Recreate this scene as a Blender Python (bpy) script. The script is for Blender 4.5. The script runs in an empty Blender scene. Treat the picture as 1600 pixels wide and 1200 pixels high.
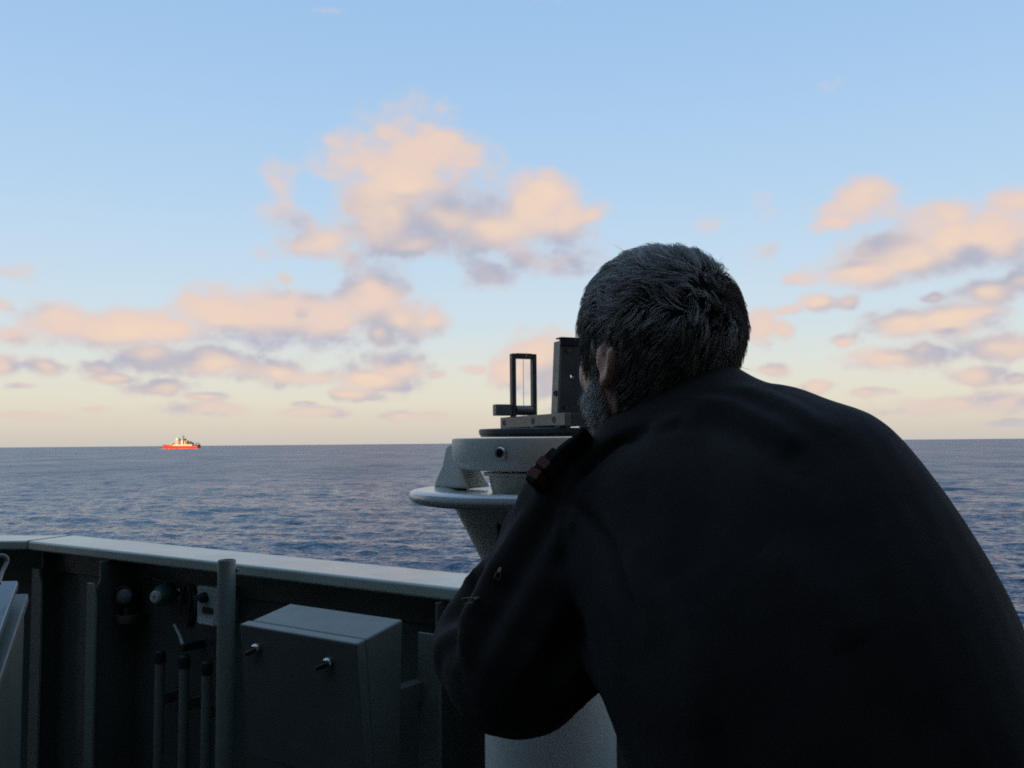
import bpy, bmesh, math, random
import numpy as np
from mathutils import Vector, Matrix

random.seed(7)
rng = np.random.default_rng(11)
S = bpy.context.scene
COL = S.collection
R = math.radians

# ------------------------------------------------------------------ camera
CAM = Vector((0.0, 0.0, 1.4))
FPX = 1400.0
PITCH, ROLL = R(3.76), R(-0.5)
CROT = Matrix.Rotation(R(90) + PITCH, 3, 'X') @ Matrix.Rotation(ROLL, 3, 'Z')
cd = bpy.data.cameras.new('camera')
cd.sensor_width = 36.0
cd.lens = 36.0 * FPX / 1600.0
cd.clip_start = 0.05
cd.clip_end = 90000.0
cam = bpy.data.objects.new('camera', cd)
cam.matrix_world = Matrix.Translation(CAM) @ CROT.to_4x4()
COL.objects.link(cam)
S.camera = cam


def ray(px, py):
    return CROT @ Vector(((px - 800.0) / FPX, (600.0 - py) / FPX, -1.0))


def P(px, py, Y):                     # point of the place at distance Y ahead
    d = ray(px, py)
    return CAM + d * (Y / d.y)


def PZ(px, py, z):                    # point of the place at height z
    d = ray(px, py)
    return CAM + d * ((z - CAM.z) / d.z)


S.view_settings.view_transform = 'Standard'
S.view_settings.look = 'None'
S.view_settings.gamma = 1.0
S.view_settings.use_curve_mapping = False
S.view_settings.exposure = 0.0
S.cycles.max_bounces = 8
S.cycles.diffuse_bounces = 4
S.cycles.caustics_reflective = False
S.cycles.caustics_refractive = False
S.cycles.filter_width = 1.85
S.cycles.use_denoising = False
S.cycles.use_adaptive_sampling = True
S.cycles.adaptive_threshold = 0.006
S.cycles.adaptive_min_samples = 16

# ------------------------------------------------------------------ sun
SUN_AZ = R(205)      # from +Y clockwise: behind the camera, to its left
SUN_EL = R(4.0)
sdir = Vector((math.sin(SUN_AZ) * math.cos(SUN_EL), math.cos(SUN_AZ) * math.cos(SUN_EL), math.sin(SUN_EL)))
sd = bpy.data.lights.new('sun', 'SUN')
sd.energy = 4.6
sd.angle = R(0.5)
sd.color = (1.0, 0.64, 0.31)
sun = bpy.data.objects.new('sun', sd)
sun.rotation_euler = sdir.to_track_quat('Z', 'Y').to_euler()
COL.objects.link(sun)


# ------------------------------------------------------------------ node helpers
def lin(c):
    return tuple(((v / 255.0) / 12.92 if v / 255.0 <= 0.04045 else ((v / 255.0 + 0.055) / 1.055) ** 2.4) for v in c)


class NT:
    def __init__(self, tree):
        self.t = tree
        self.l = tree.links

    def n(self, typ, **kw):
        x = self.t.nodes.new(typ)
        for k, v in kw.items():
            setattr(x, k, v)
        return x

    def set(self, sock, v):
        if isinstance(v, bpy.types.NodeSocket):
            self.l.new(v, sock)
        elif v is not None:
            if sock.type == 'RGBA' and len(v) == 3:
                v = (*v, 1.0)
            sock.default_value = v

    def m(self, op, a, b=None, c=None, clamp=False):
        x = self.n('ShaderNodeMath', operation=op)
        x.use_clamp = clamp
        self.set(x.inputs[0], a)
        if b is not None:
            self.set(x.inputs[1], b)
        if c is not None:
            self.set(x.inputs[2], c)
        return x.outputs[0]

    def v(self, op, a, b=None, c=None, scale=None):
        x = self.n('ShaderNodeVectorMath', operation=op)
        self.set(x.inputs[0], a)
        if b is not None:
            self.set(x.inputs[1], b)
        if c is not None:
            self.set(x.inputs[2], c)
        if scale is not None:
            self.set(x.inputs['Scale'], scale)
        return x.outputs['Value'] if op in ('LENGTH', 'DOT_PRODUCT', 'DISTANCE') else x.outputs['Vector']

    def xyz(self, a, b, c):
        x = self.n('ShaderNodeCombineXYZ')
        for i, q in enumerate((a, b, c)):
            self.set(x.inputs[i], q)
        return x.outputs[0]

    def sep(self, a):
        x = self.n('ShaderNodeSeparateXYZ')
        self.set(x.inputs[0], a)
        return x.outputs

    def noise(self, vec, scale, detail=4.0, rough=0.5, dist=0.0, out='Fac'):
        x = self.n('ShaderNodeTexNoise')
        self.set(x.inputs['Vector'], vec)
        x.inputs['Scale'].default_value = scale
        x.inputs['Detail'].default_value = detail
        x.inputs['Roughness'].default_value = rough
        x.inputs['Distortion'].default_value = dist
        return x.outputs[out]

    def ss(self, val, lo, hi, t0=0.0, t1=1.0):
        x = self.n('ShaderNodeMapRange', interpolation_type='SMOOTHSTEP')
        self.set(x.inputs[0], val)
        for i, q in zip((1, 2, 3, 4), (lo, hi, t0, t1)):
            x.inputs[i].default_value = q
        return x.outputs[0]

    def mix(self, fac, a, b):
        x = self.n('ShaderNodeMix', data_type='RGBA')
        self.set(x.inputs[0], fac)
        self.set(x.inputs[6], a)
        self.set(x.inputs[7], b)
        return x.outputs[2]

    def ramp(self, fac, stops):
        x = self.n('ShaderNodeValToRGB')
        self.set(x.inputs[0], fac)
        e = x.color_ramp.elements
        while len(e) < len(stops):
            e.new(0.5)
        for el, (p, c) in zip(e, stops):
            el.position = p
            el.color = (*c, 1.0) if len(c) == 3 else c
        return x.outputs[0]


# ------------------------------------------------------------------ sky
W = bpy.data.worlds.new('World')
S.world = W
W.use_nodes = True
W.cycles.sampling_method = 'MANUAL'
W.cycles.sample_map_resolution = 512
W.node_tree.nodes.clear()

BLOBS = [  # clouds, given as px centre / radii of the photograph, turned into azimuth and elevation below; last = faintness
    # tall cumulus in the middle
    (632, 285, 100, 82, 0), (600, 345, 75, 62, 0), (690, 345, 115, 52, 0), (665, 232, 78, 48, 0), (622, 208, 52, 24, .3),
    (775, 360, 110, 44, 0), (836, 318, 56, 42, 0), (880, 345, 62, 38, 0), (928, 334, 26, 18, .1), (860, 405, 85, 26, .35),
    (762, 430, 55, 24, .35), (640, 385, 70, 26, .1),
    # torn pieces left of it
    (430, 287, 40, 34, .50), (436, 345, 50, 40, .60), (497, 388, 58, 30, .32), (515, 282, 34, 22, .52), (545, 410, 40, 18, .5),
    (443, 432, 20, 14, .4), (400, 395, 26, 18, .6),
    # long bank at left
    (96, 497, 60, 34, 0), (185, 514, 95, 30, 0), (275, 516, 70, 28, 0), (352, 494, 66, 36, 0), (412, 497, 100, 50, 0),
    (515, 502, 90, 44, 0), (585, 470, 66, 46, 0), (632, 500, 60, 36, 0), (682, 498, 28, 18, .1), (606, 525, 24, 22, .1),
    (20, 520, 40, 16, .3),
    # lower rows at left
    (228, 558, 60, 26, .05), (318, 570, 92, 24, .05), (425, 580, 60, 22, .1), (150, 574, 34, 14, .25), (74, 572, 30, 15, .1),
    (10, 572, 34, 18, .1), (175, 590, 40, 10, .25), (250, 608, 52, 14, .1), (318, 623, 34, 7, .2),
    (622, 574, 56, 28, 0), (590, 592, 66, 20, 0), (678, 586, 20, 8, .3), (552, 617, 46, 11, .1), (470, 590, 70, 14, .25),
    (40, 603, 26, 6, .2), (330, 641, 84, 12, .25), (145, 637, 30, 6, .25), (490, 645, 62, 9, .2), (640, 650, 52, 9, .25),
    (60, 648, 70, 7, .3), (470, 632, 20, 5, .2),
    # behind the repeater
    (850, 562, 58, 42, .05), (800, 588, 46, 26, .05), (872, 600, 62, 26, .05), (738, 582, 26, 9, .25), (880, 640, 40, 8, .3),
    # right hand bank
    (1342, 322, 62, 30, .05), (1298, 348, 34, 16, .25), (1478, 372, 105, 42, 0), (1405, 396, 82, 40, 0), (1560, 366, 80, 46, 0),
    (1592, 312, 40, 30, .05), (1488, 328, 48, 26, .05), (1350, 426, 82, 26, .2), (1268, 436, 42, 14, .4),
    (1540, 450, 62, 22, .1), (1452, 462, 32, 12, .2), (1598, 434, 40, 20, .1),
    (1470, 500, 96, 32, 0), (1416, 506, 56, 26, 0), (1556, 541, 82, 24, .05), (1390, 561, 76, 20, 0), (1440, 552, 40, 22, 0),
    (1278, 470, 34, 16, .1), (1232, 482, 34, 10, .25), (1325, 470, 22, 13, .2), (1186, 514, 32, 30, .1), (1222, 516, 22, 16, .2),
    (1202, 577, 34, 12, .1), (1268, 601, 30, 11, .1), (1360, 614, 34, 9, .1), (1528, 586, 48, 16, .05), (1590, 592, 34, 11, .1),
    (1480, 630, 100, 13, .2), (1566, 624, 80, 18, .1), (1420, 643, 70, 9, .3), (1326, 534, 26, 12, .25), (1600, 660, 70, 8, .3),
    # faint shreds
    (1176, 322, 44, 34, .62), (1110, 350, 24, 20, .55), (1312, 145, 52, 12, .74), (28, 422, 34, 16, .45), (1200, 398, 30, 18, .6),
    (820, 4, 70, 16, .72), (10, 470, 20, 12, .4), (520, 8, 50, 10, .8), (760, 265, 50, 14, .75),
    # beyond the frame
    (-120, 540, 90, 30, 0), (-240, 480, 120, 50, 0), (-330, 560, 90, 26, 0), (-180, 610, 90, 12, .1), (-420, 400, 130, 70, 0),
    (-90, 330, 60, 30, .3), (1700, 400, 110, 60, 0), (1820, 520, 120, 36, 0), (1740, 600, 100, 18, .05), (1930, 420, 120, 70, 0),
    (1960, 590, 90, 22, 0), (1690, 250, 60, 30, .35),
]


def azel(px, py):
    d = ray(px, py).normalized()
    return math.atan2(d.x, d.y), math.asin(d.z)


def density_group():
    g = bpy.data.node_groups.new('cloud_density', 'ShaderNodeTree')
    g.interface.new_socket('P', in_out='INPUT', socket_type='NodeSocketVector')
    g.interface.new_socket('Q', in_out='INPUT', socket_type='NodeSocketVector')
    g.interface.new_socket('D', in_out='OUTPUT', socket_type='NodeSocketFloat')
    g.interface.new_socket('L', in_out='OUTPUT', socket_type='NodeSocketFloat')
    t = NT(g)
    gi = t.n('NodeGroupInput')
    go = t.n('NodeGroupOutput')
    p0, q = gi.outputs[0], gi.outputs[1]
    sp = t.sep(p0)
    el = t.m('ADD', sp[1], 0.1)
    w1 = t.v('SUBTRACT', t.noise(q, 9.0, 3.0, 0.55, out='Color'), (0.5, 0.5, 0.5))
    w = t.v('SCALE', w1, scale=t.m('MULTIPLY', el, 0.22))
    p = t.v('ADD', p0, t.v('MULTIPLY', w, (1.0, 0.55, 0.0)))
    acc = None
    for (bx, by, rx, ry, bias) in BLOBS:
        a0, e0 = azel(bx, by)
        a1, _ = azel(bx + rx, by)
        _, e1 = azel(bx, by - ry)
        ra, re = abs(a1 - a0) * 1.12, abs(e1 - e0) * 1.15
        ln = t.v('LENGTH', t.v('MULTIPLY_ADD', p, (1 / ra, 1 / re, 0.0), (-a0 / ra, -e0 / re, bias * 1.5)))
        acc = ln if acc is None else t.m('SMOOTH_MIN', acc, ln, 0.30)
    big = t.noise(q, 17.0, 8.0, 0.60, 0.15)
    sml = t.noise(q, 38.0, 7.0, 0.60, 0.15)
    lowf = t.ss(sp[1], 0.06, 0.20)
    fine = t.m('ADD', t.m('MULTIPLY', big, lowf), t.m('MULTIPLY', sml, t.m('SUBTRACT', 1.0, lowf)))
    vo = t.n('ShaderNodeTexVoronoi', feature='SMOOTH_F1')
    t.l.new(t.v('ADD', q, t.v('SCALE', w1, scale=0.03)), vo.inputs['Vector'])
    vo.inputs['Scale'].default_value = 24.0
    vo.inputs['Detail'].default_value = 2.0
    vo.inputs['Roughness'].default_value = 0.55
    vo.inputs['Smoothness'].default_value = 0.35
    puff = t.m('MULTIPLY', t.m('SUBTRACT', 1.10, vo.outputs['Distance']), 0.46)
    d = t.m('ADD', t.m('ADD', t.m('SUBTRACT', 1.0, acc), puff), t.m('MULTIPLY', t.m('SUBTRACT', fine, 0.45), 1.20))
    t.l.new(d, go.inputs[0])
    t.l.new(t.m('ADD', t.m('SUBTRACT', 1.0, acc), t.m('MULTIPLY', t.noise(q, 13.0, 4.0, 0.5), 0.9)), go.inputs[1])
    return g


def build_world():
    t = NT(W.node_tree)
    tc = t.n('ShaderNodeTexCoord')
    d = t.v('NORMALIZE', tc.outputs['Generated'])
    x, y, z = t.sep(d)
    el = t.m('ARCSINE', z)
    az = t.m('ARCTAN2', x, y)
    w = math.pi / 4
    fold = t.m('SUBTRACT', t.m('PINGPONG', t.m('ADD', az, w), 2 * w), w)
    elc = t.m('MAXIMUM', el, 0.0)
    # clear sky: colour by elevation
    u = t.m('DIVIDE', elc, 1.5708)
    K = [(0.0, (207, 200, 191)), (.023, (222, 213, 197)), (.048, (230, 225, 207)), (.085, (225, 229, 221)), (.13, (211, 227, 235)),
         (.19, (198, 222, 241)), (.28, (182, 213, 242)), (.38, (168, 204, 240)), (.47, (158, 197, 237)), (.8, (146, 184, 226)), (1.57, (134, 172, 216))]
    base = t.ramp(u, [(a / 1.5708, lin(c)) for a, c in K])
    nz = t.n('ShaderNodeTexSky', sky_type='NISHITA')
    nz.sun_disc = False
    nz.sun_elevation = SUN_EL
    nz.sun_rotation = SUN_AZ
    nz.altitude = 10
    nish = t.v('SCALE', nz.outputs[0], scale=1.0)
    sky = t.mix(0.04, t.v('SCALE', base, scale=10.0), nish)
    # clouds
    ea = t.m('ADD', elc, 0.10)

    tang = t.xyz(y, t.m('MULTIPLY', x, -1.0), 0.0)
    grp = density_group()

    def dens(off):
        gn = t.n('ShaderNodeGroup')
        gn.node_tree = grp
        pv = t.xyz(t.m('ADD', fold, t.m('MULTIPLY', ea, off[0])), t.m('ADD', elc, t.m('MULTIPLY', ea, off[1])), 0.0)
        d2 = t.v('ADD', d, t.v('SCALE', tang, scale=t.m('MULTIPLY', ea, off[0])))
        qv = t.v('MULTIPLY', t.v('ADD', d2, t.xyz(0.0, 0.0, t.m('MULTIPLY', ea, off[1]))), (1.0, 1.0, 1.35))
        t.l.new(pv, gn.inputs[0])
        t.l.new(qv, gn.inputs[1])
        return gn.outputs[0], gn.outputs[1]
    d0, l0 = dens((0.0, 0.0))
    d1, l1 = dens((-0.07, 0.16))
    alpha = t.m('MULTIPLY', t.ss(d0, -0.16, 0.70), 0.95)
    lit = t.m('ADD', t.m('ADD', 0.45, t.m('MULTIPLY', t.m('SUBTRACT', l0, l1), 0.78)), t.m('MULTIPLY', t.m('SUBTRACT', d0, l0), 0.14), clamp=True)
    tone = t.noise(t.xyz(az, t.m('MULTIPLY', el, 2.0), 0.0), 5.0, 2.0)
    core = t.m('MULTIPLY', t.ss(d0, 0.25, 1.05), t.ss(tone, .36, .62, .45, 1.0))
    litc = t.mix(core, lin((229, 205, 197)), lin((242, 215, 191)))
    lit = t.m('SUBTRACT', 1.0, t.m('MULTIPLY', t.m('SUBTRACT', 1.0, lit), t.ss(d0, 0.0, 0.6, 0.40, 1.0)))
    cc = t.mix(t.ss(lit, 0.0, 1.0), lin((180, 181, 197)), litc)
    far = t.ss(elc, 0.0, 0.10, 0.55, 0.0)
    cc = t.mix(far, cc, lin((214, 203, 196)))
    fin = t.mix(alpha, sky, t.v('SCALE', cc, scale=10.0))
    bg = t.n('ShaderNodeBackground')
    bg.inputs[1].default_value = 0.1
    t.l.new(fin, bg.inputs[0])
    o = t.n('ShaderNodeOutputWorld')
    t.l.new(bg.outputs[0], o.inputs[0])


build_world()


# ------------------------------------------------------------------ materials
def material(name, col, rough=0.5, metal=0.0, var=0.15, vscale=6.0, bump=0.0, bscale=60.0, col2=None, spots=None, sheen=0.0, spec=None,
             coat=0.0, attr=None, subsurf=0.0, stretch=(1, 1, 1)):
    m = bpy.data.materials.new(name)
    m.use_nodes = True
    t = NT(m.node_tree)
    b = m.node_tree.nodes['Principled BSDF']
    tc = t.n('ShaderNodeTexCoord')
    ob = t.v('MULTIPLY', tc.outputs['Object'], stretch)
    nz = t.noise(ob, vscale, 5.0, 0.6)
    c2 = col2 or tuple(c * (1 - var) for c in col)
    c1 = tuple(min(1, c * (1 + var * 0.6)) for c in col) if col2 is None else col
    c = t.mix(t.ss(nz, .3, .7), (*c2, 1), (*c1, 1))
    if attr:
        a = t.n('ShaderNodeAttribute', attribute_name=attr)
        c = t.mix(a.outputs['Fac'], (*c2, 1), (*c1, 1))
    if spots:
        sc, size, sf, sfc = spots
        sn = t.noise(ob, sfc, 3.0, 0.7)
        c = t.mix(t.m('MULTIPLY', t.ss(sn, size, size + .05), sf), c, (*sc, 1))
    t.l.new(c, b.inputs['Base Color'])
    rn = t.noise(ob, vscale * 3, 3.0)
    t.l.new(t.m('ADD', rough - 0.08, t.m('MULTIPLY', rn, 0.16), clamp=True), b.inputs['Roughness'])
    b.inputs['Metallic'].default_value = metal
    if spec is not None:
        b.inputs['Specular IOR Level'].default_value = spec
    if sheen:
        b.inputs['Sheen Weight'].default_value = sheen
        b.inputs['Sheen Roughness'].default_value = 0.5
    if coat:
        b.inputs['Coat Weight'].default_value = coat
    if subsurf:
        b.inputs['Subsurface Weight'].default_value = subsurf
        b.inputs['Subsurface Radius'].default_value = (0.01, 0.004, 0.002)
        b.inputs['Subsurface Scale'].default_value = 0.6
    if bump:
        bn = t.n('ShaderNodeBump')
        bn.inputs['Strength'].default_value = 1.0
        bn.inputs['Distance'].default_value = bump
        t.l.new(t.noise(ob, bscale, 4.0, 0.6), bn.inputs['Height'])
        t.l.new(bn.outputs[0], b.inputs['Normal'])
    return m


M = {}
M['paint'] = material('grey_green_paint', (0.095, 0.103, 0.086), 0.42, var=0.16, vscale=5, bump=0.0006, bscale=140, spots=((0.16, 0.12, 0.08), .70, .5, 22))
M['pipe'] = material('lit_grey_green_paint', (0.17, 0.188, 0.157), 0.42, var=0.16, vscale=5, bump=0.0006, bscale=140, spots=((0.16, 0.11, 0.07), .70, .5, 22))  # brighter copy of the bulwark paint, light on pipes and flanges in its colour
M['rail'] = material('rail_paint', (0.42, 0.445, 0.37), 0.30, coat=0.2, spec=0.7, var=0.13, vscale=4, bump=0.0002, bscale=70, spots=((0.16, 0.17, 0.165), .66, .55, 16))
M['cab'] = material('cabinet_paint', (0.110, 0.122, 0.104), 0.40, var=0.10, vscale=7, bump=0.0004, bscale=220, spots=((0.14, 0.10, 0.07), .72, .6, 30))
M['cream'] = material('repeater_paint', (0.68, 0.64, 0.55), 0.38, var=0.08, vscale=9, bump=0.0004, bscale=180, spots=((0.22, 0.19, 0.15), .71, .5, 25))
M['cream_gloss'] = material('handrail_paint', (0.60, 0.61, 0.58), 0.25, var=0.07, vscale=9, bump=0.0003, bscale=120, coat=0.2)
M['bronze'] = material('bronze_grey', (0.20, 0.195, 0.175), 0.42, metal=0.35, var=0.18, vscale=40, bump=0.0002, bscale=500)
M['vane'] = material('vane_paint', (0.085, 0.086, 0.085), 0.45, metal=0.2, var=0.2, vscale=40, bump=0.0002, bscale=500)
M['black'] = material('black_plastic', (0.012, 0.012, 0.013), 0.45, var=0.3, vscale=30)
M['rubber'] = material('black_rubber', (0.015, 0.015, 0.016), 0.6, var=0.3, vscale=30, bump=0.0005, bscale=200)
M['chrome'] = material('bright_steel', (0.62, 0.62, 0.60), 0.22, metal=1.0, var=0.15, vscale=60)
M['brass'] = material('dull_brass', (0.20, 0.17, 0.10), 0.5, metal=0.5, var=0.25, vscale=50)
M['lightgrey'] = material('pale_grey_enamel', (0.42, 0.43, 0.42), 0.4, var=0.12, vscale=20)
M['paper'] = material('white_label', (0.62, 0.63, 0.62), 0.6, var=0.08, vscale=50)
M['greenp'] = material('green_enamel', (0.10, 0.20, 0.17), 0.35, var=0.2, vscale=25)
M['pale'] = material('pale_plastic', (0.62, 0.60, 0.54), 0.4, var=0.1, vscale=40)
M['glass'] = material('lamp_glass', (0.20, 0.22, 0.22), 0.12, var=0.2, vscale=30, coat=0.5)
M['deck'] = material('deck_paint', (0.075, 0.085, 0.08), 0.75, var=0.3, vscale=6, bump=0.001, bscale=300)
M['bluegrey'] = material('console_lid_sky_sheen', (0.15, 0.185, 0.20), 0.30, var=0.08, vscale=8, bump=0.0003, bscale=200, coat=0.25)  # blue of the sky's reflection put into the lid's base colour
M['house'] = material('house_paint', (0.26, 0.265, 0.24), 0.5, var=0.1, vscale=3, bump=0.0006, bscale=100)
M['cloth'] = material('navy_cloth', (0.031, 0.0258, 0.0232), 0.88, var=0.3, vscale=14, bump=0.0007, bscale=700, sheen=0.05, spec=0.15)
M['trous'] = material('navy_trouser_cloth', (0.012, 0.013, 0.018), 0.85, var=0.25, vscale=14, sheen=0.1, spec=0.2)
M['redcloth'] = material('dark_red_braid', (0.16, 0.045, 0.03), 0.7, var=0.25, vscale=200, bump=0.0004, bscale=900)
M['scalp'] = material('scalp_under_hair', (0.02, 0.018, 0.017), 0.95, spec=0.0)
M['skin'] = material('weathered_skin', (0.72, 0.38, 0.265), 0.5, var=0.22, vscale=45, bump=0.0006, bscale=260, subsurf=0.25)
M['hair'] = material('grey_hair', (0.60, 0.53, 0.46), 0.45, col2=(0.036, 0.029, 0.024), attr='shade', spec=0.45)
M['beard'] = material('grey_beard', (0.80, 0.76, 0.69), 0.45, col2=(0.13, 0.11, 0.095), attr='shade', spec=0.4)
M['eyewhite'] = material('eye_white', (0.62, 0.58, 0.54), 0.2, var=0.05)
M['shoe'] = material('black_leather', (0.012, 0.011, 0.011), 0.35, var=0.2, vscale=30)
M['hullred'] = material('red_hull_paint', (0.66, 0.065, 0.022), 0.45, var=0.12, vscale=0.08)
M['shipwhite'] = material('ship_white_paint', (0.78, 0.74, 0.64), 0.45, var=0.06, vscale=0.1)
M['shiporange'] = material('ship_orange_paint', (0.60, 0.17, 0.035), 0.45, var=0.1, vscale=0.2)
M['shipdark'] = material('ship_dark_grey', (0.09, 0.085, 0.085), 0.5, var=0.2, vscale=0.2)
M['foam'] = material('sea_foam', (0.75, 0.76, 0.76), 0.7, var=0.15, vscale=0.3)
M['darkglass'] = material('dark_window_glass', (0.02, 0.025, 0.03), 0.1, var=0.1, vscale=1)


# ------------------------------------------------------------------ mesh helpers
def link(o, parent=None):
    COL.objects.link(o)
    if parent is not None:
        o.parent = parent
    return o


def world_base(o):
    v = Vector((0, 0, 0))
    while o is not None:
        v += o.location
        o = o.parent
    return v


def finish(name, me, mat, parent=None, smooth=True, angle=35, bevel=0.0, bseg=2):
    """mesh is in world coordinates; it becomes local to its parent"""
    if parent is not None:
        me.transform(Matrix.Translation(-world_base(parent)))
    for mm in (mat if isinstance(mat, (list, tuple)) else [mat]):
        me.materials.append(mm)
    if smooth:
        me.polygons.foreach_set('use_smooth', [True] * len(me.polygons))
        if angle < 179:
            me.set_sharp_from_angle(angle=R(angle))
    o = bpy.data.objects.new(name, me)
    if bevel:
        bv = o.modifiers.new('bevel', 'BEVEL')
        bv.width = bevel
        bv.segments = bseg
        bv.limit_method = 'ANGLE'
        bv.angle_limit = R(40)
        bv.harden_normals = True
    return link(o, parent)


def obj(name, bm, mat, parent=None, **kw):
    bmesh.ops.recalc_face_normals(bm, faces=bm.faces[:])
    me = bpy.data.meshes.new(name)
    bm.to_mesh(me)
    bm.free()
    return finish(name, me, mat, parent, **kw)


def tag(o, label, cat, group=None):
    o['label'] = label
    o['category'] = cat
    if group:
        o['group'] = group
    return o


def thing(name, loc, label, cat, group=None):
    o = bpy.data.objects.new(name, None)
    o.empty_display_size = 0.05
    o.location = loc
    link(o)
    return tag(o, label, cat, group)


def struct(o, kind='structure'):
    o['kind'] = kind
    return o


def pbox(bm, o, a, b, c):
    """parallelepiped from corner o with edge vectors a, b, c"""
    o, a, b, c = Vector(o), Vector(a), Vector(b), Vector(c)
    vs = [bm.verts.new(o + a * i + b * j + c * k) for k in (0, 1) for j in (0, 1) for i in (0, 1)]
    for f in ((0, 2, 3, 1), (4, 5, 7, 6), (0, 1, 5, 4), (2, 6, 7, 3), (0, 4, 6, 2), (1, 3, 7, 5)):
        bm.faces.new([vs[i] for i in f])
    return vs


def cbox(bm, c, sx, sy, sz, X=(1, 0, 0), Y=(0, 1, 0), Z=(0, 0, 1)):
    X, Y, Z = Vector(X).normalized() * sx, Vector(Y).normalized() * sy, Vector(Z).normalized() * sz
    return pbox(bm, Vector(c) - X / 2 - Y / 2 - Z / 2, X, Y, Z)


def basis(d):
    d = Vector(d).normalized()
    h = Vector((0, 0, 1)) if abs(d.z) < 0.9 else Vector((0, 1, 0))
    a = d.cross(h).normalized()
    return a, a.cross(d).normalized(), d


def ring(bm, c, a, b, ra, rb, n):
    return [bm.verts.new(Vector(c) + a * (ra * math.cos(2 * math.pi * i / n)) + b * (rb * math.sin(2 * math.pi * i / n))) for i in range(n)]


def bridge(bm, r0, r1):
    n = len(r0)
    for i in range(n):
        bm.faces.new((r0[i], r0[(i + 1) % n], r1[(i + 1) % n], r1[i]))


def cyl(bm, p0, p1, r0, r1=None, n=24, caps=True):
    p0, p1 = Vector(p0), Vector(p1)
    r1 = r0 if r1 is None else r1
    a, b, d = basis(p1 - p0)
    A, B = ring(bm, p0, a, b, r0, r0, n), ring(bm, p1, a, b, r1, r1, n)
    bridge(bm, A, B)
    if caps:
        bm.faces.new(A[::-1])
        bm.faces.new(B)


def lathe(bm, c, prof, d=(0, 0, 1), n=64, closed=False):
    """prof: (radius, height along d); radius 0 at the ends closes with a fan"""
    a, b, d = basis(d)
    c = Vector(c)
    rs = []
    for (r, h) in prof:
        rs.append([bm.verts.new(c + d * h)] if r < 1e-6 else ring(bm, c + d * h, a, b, r, r, n))
    pairs = list(zip(rs, rs[1:])) + ([(rs[-1], rs[0])] if closed else [])
    for A, B in pairs:
        if len(A) == 1 and len(B) > 1:
            for i in range(n):
                bm.faces.new((A[0], B[i], B[(i + 1) % n]))
        elif len(B) == 1 and len(A) > 1:
            for i in range(n):
                bm.faces.new((A[i], A[(i + 1) % n], B[0]))
        elif len(A) > 1:
            bridge(bm, A, B)


def tube(bm, pts, r, n=10, caps=True):
    pts = [Vector(p) for p in pts]
    rr = r if isinstance(r, (list, tuple)) else [r] * len(pts)
    prev = None
    a = None
    for i, p in enumerate(pts):
        d = (pts[min(i + 1, len(pts) - 1)] - pts[max(i - 1, 0)]).normalized()
        if a is None:
            a, b, _ = basis(d)
        else:
            a = (a - d * a.dot(d)).normalized()
            b = a.cross(d).normalized()
        cur = ring(bm, p, a, b, rr[i], rr[i], n)
        if prev:
            bridge(bm, prev, cur)
        elif caps:
            bm.faces.new(cur[::-1])
        prev = cur
    if caps:
        bm.faces.new(prev)


def spline(pts, n=8):
    """Catmull-Rom through pts (each a tuple of any length)"""
    pts = [np.array(p, float) for p in pts]
    out = []
    for i in range(len(pts) - 1):
        p0, p1, p2, p3 = pts[max(i - 1, 0)], pts[i], pts[i + 1], pts[min(i + 2, len(pts) - 1)]
        for k in range(n):
            s = k / n
            out.append(0.5 * (2 * p1 + (p2 - p0) * s + (2 * p0 - 5 * p1 + 4 * p2 - p3) * s * s + (3 * p1 - p0 - 3 * p2 + p3) * s ** 3))
    out.append(pts[-1])
    return out


def prism(bm, poly, axis):
    """poly: list of world points (planar), extruded by axis vector"""
    axis = Vector(axis)
    A = [bm.verts.new(Vector(p)) for p in poly]
    B = [bm.verts.new(Vector(p) + axis) for p in poly]
    bm.faces.new(A[::-1])
    bm.faces.new(B)
    bridge(bm, A, B)


def ell(bm, c, rx, ry, rz, rot=None, sub=3):
    mt = Matrix.Translation(Vector(c)) @ (rot.to_4x4() if rot else Matrix.Identity(4)) @ Matrix.Diagonal((rx, ry, rz, 1))
    bmesh.ops.create_icosphere(bm, subdivisions=sub, radius=1.0, matrix=mt)


def limb(bm, pts, rs, sub=2):
    for i, (p, r) in enumerate(zip(pts, rs)):
        ell(bm, p, r, r, r, sub=sub)
        if i:
            cyl(bm, pts[i - 1], p, rs[i - 1] * 0.995, r * 0.995, n=16)


def remesh(bm, voxel, smooth=6, fac=0.5):
    bmesh.ops.recalc_face_normals(bm, faces=bm.faces[:])
    me = bpy.data.meshes.new('tmp')
    bm.to_mesh(me)
    bm.free()
    o = bpy.data.objects.new('tmp', me)
    COL.objects.link(o)
    md = o.modifiers.new('r', 'REMESH')
    md.mode = 'VOXEL'
    md.voxel_size = voxel
    if smooth:
        sm = o.modifiers.new('s', 'SMOOTH')
        sm.iterations = smooth
        sm.factor = fac
    dg = bpy.context.evaluated_depsgraph_get()
    res = bpy.data.meshes.new_from_object(o.evaluated_get(dg))
    bpy.data.objects.remove(o)
    bpy.data.meshes.remove(me)
    return res


def grid_mesh(name, co, nr, nc, wrap=False):
    me = bpy.data.meshes.new(name)
    i = np.arange((nr - 1) * (nc - 1))
    r, c = i // (nc - 1), i % (nc - 1)
    q = np.stack([r * nc + c, r * nc + c + 1, (r + 1) * nc + c + 1, (r + 1) * nc + c], 1)
    build(me, co, q)
    return me


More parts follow.
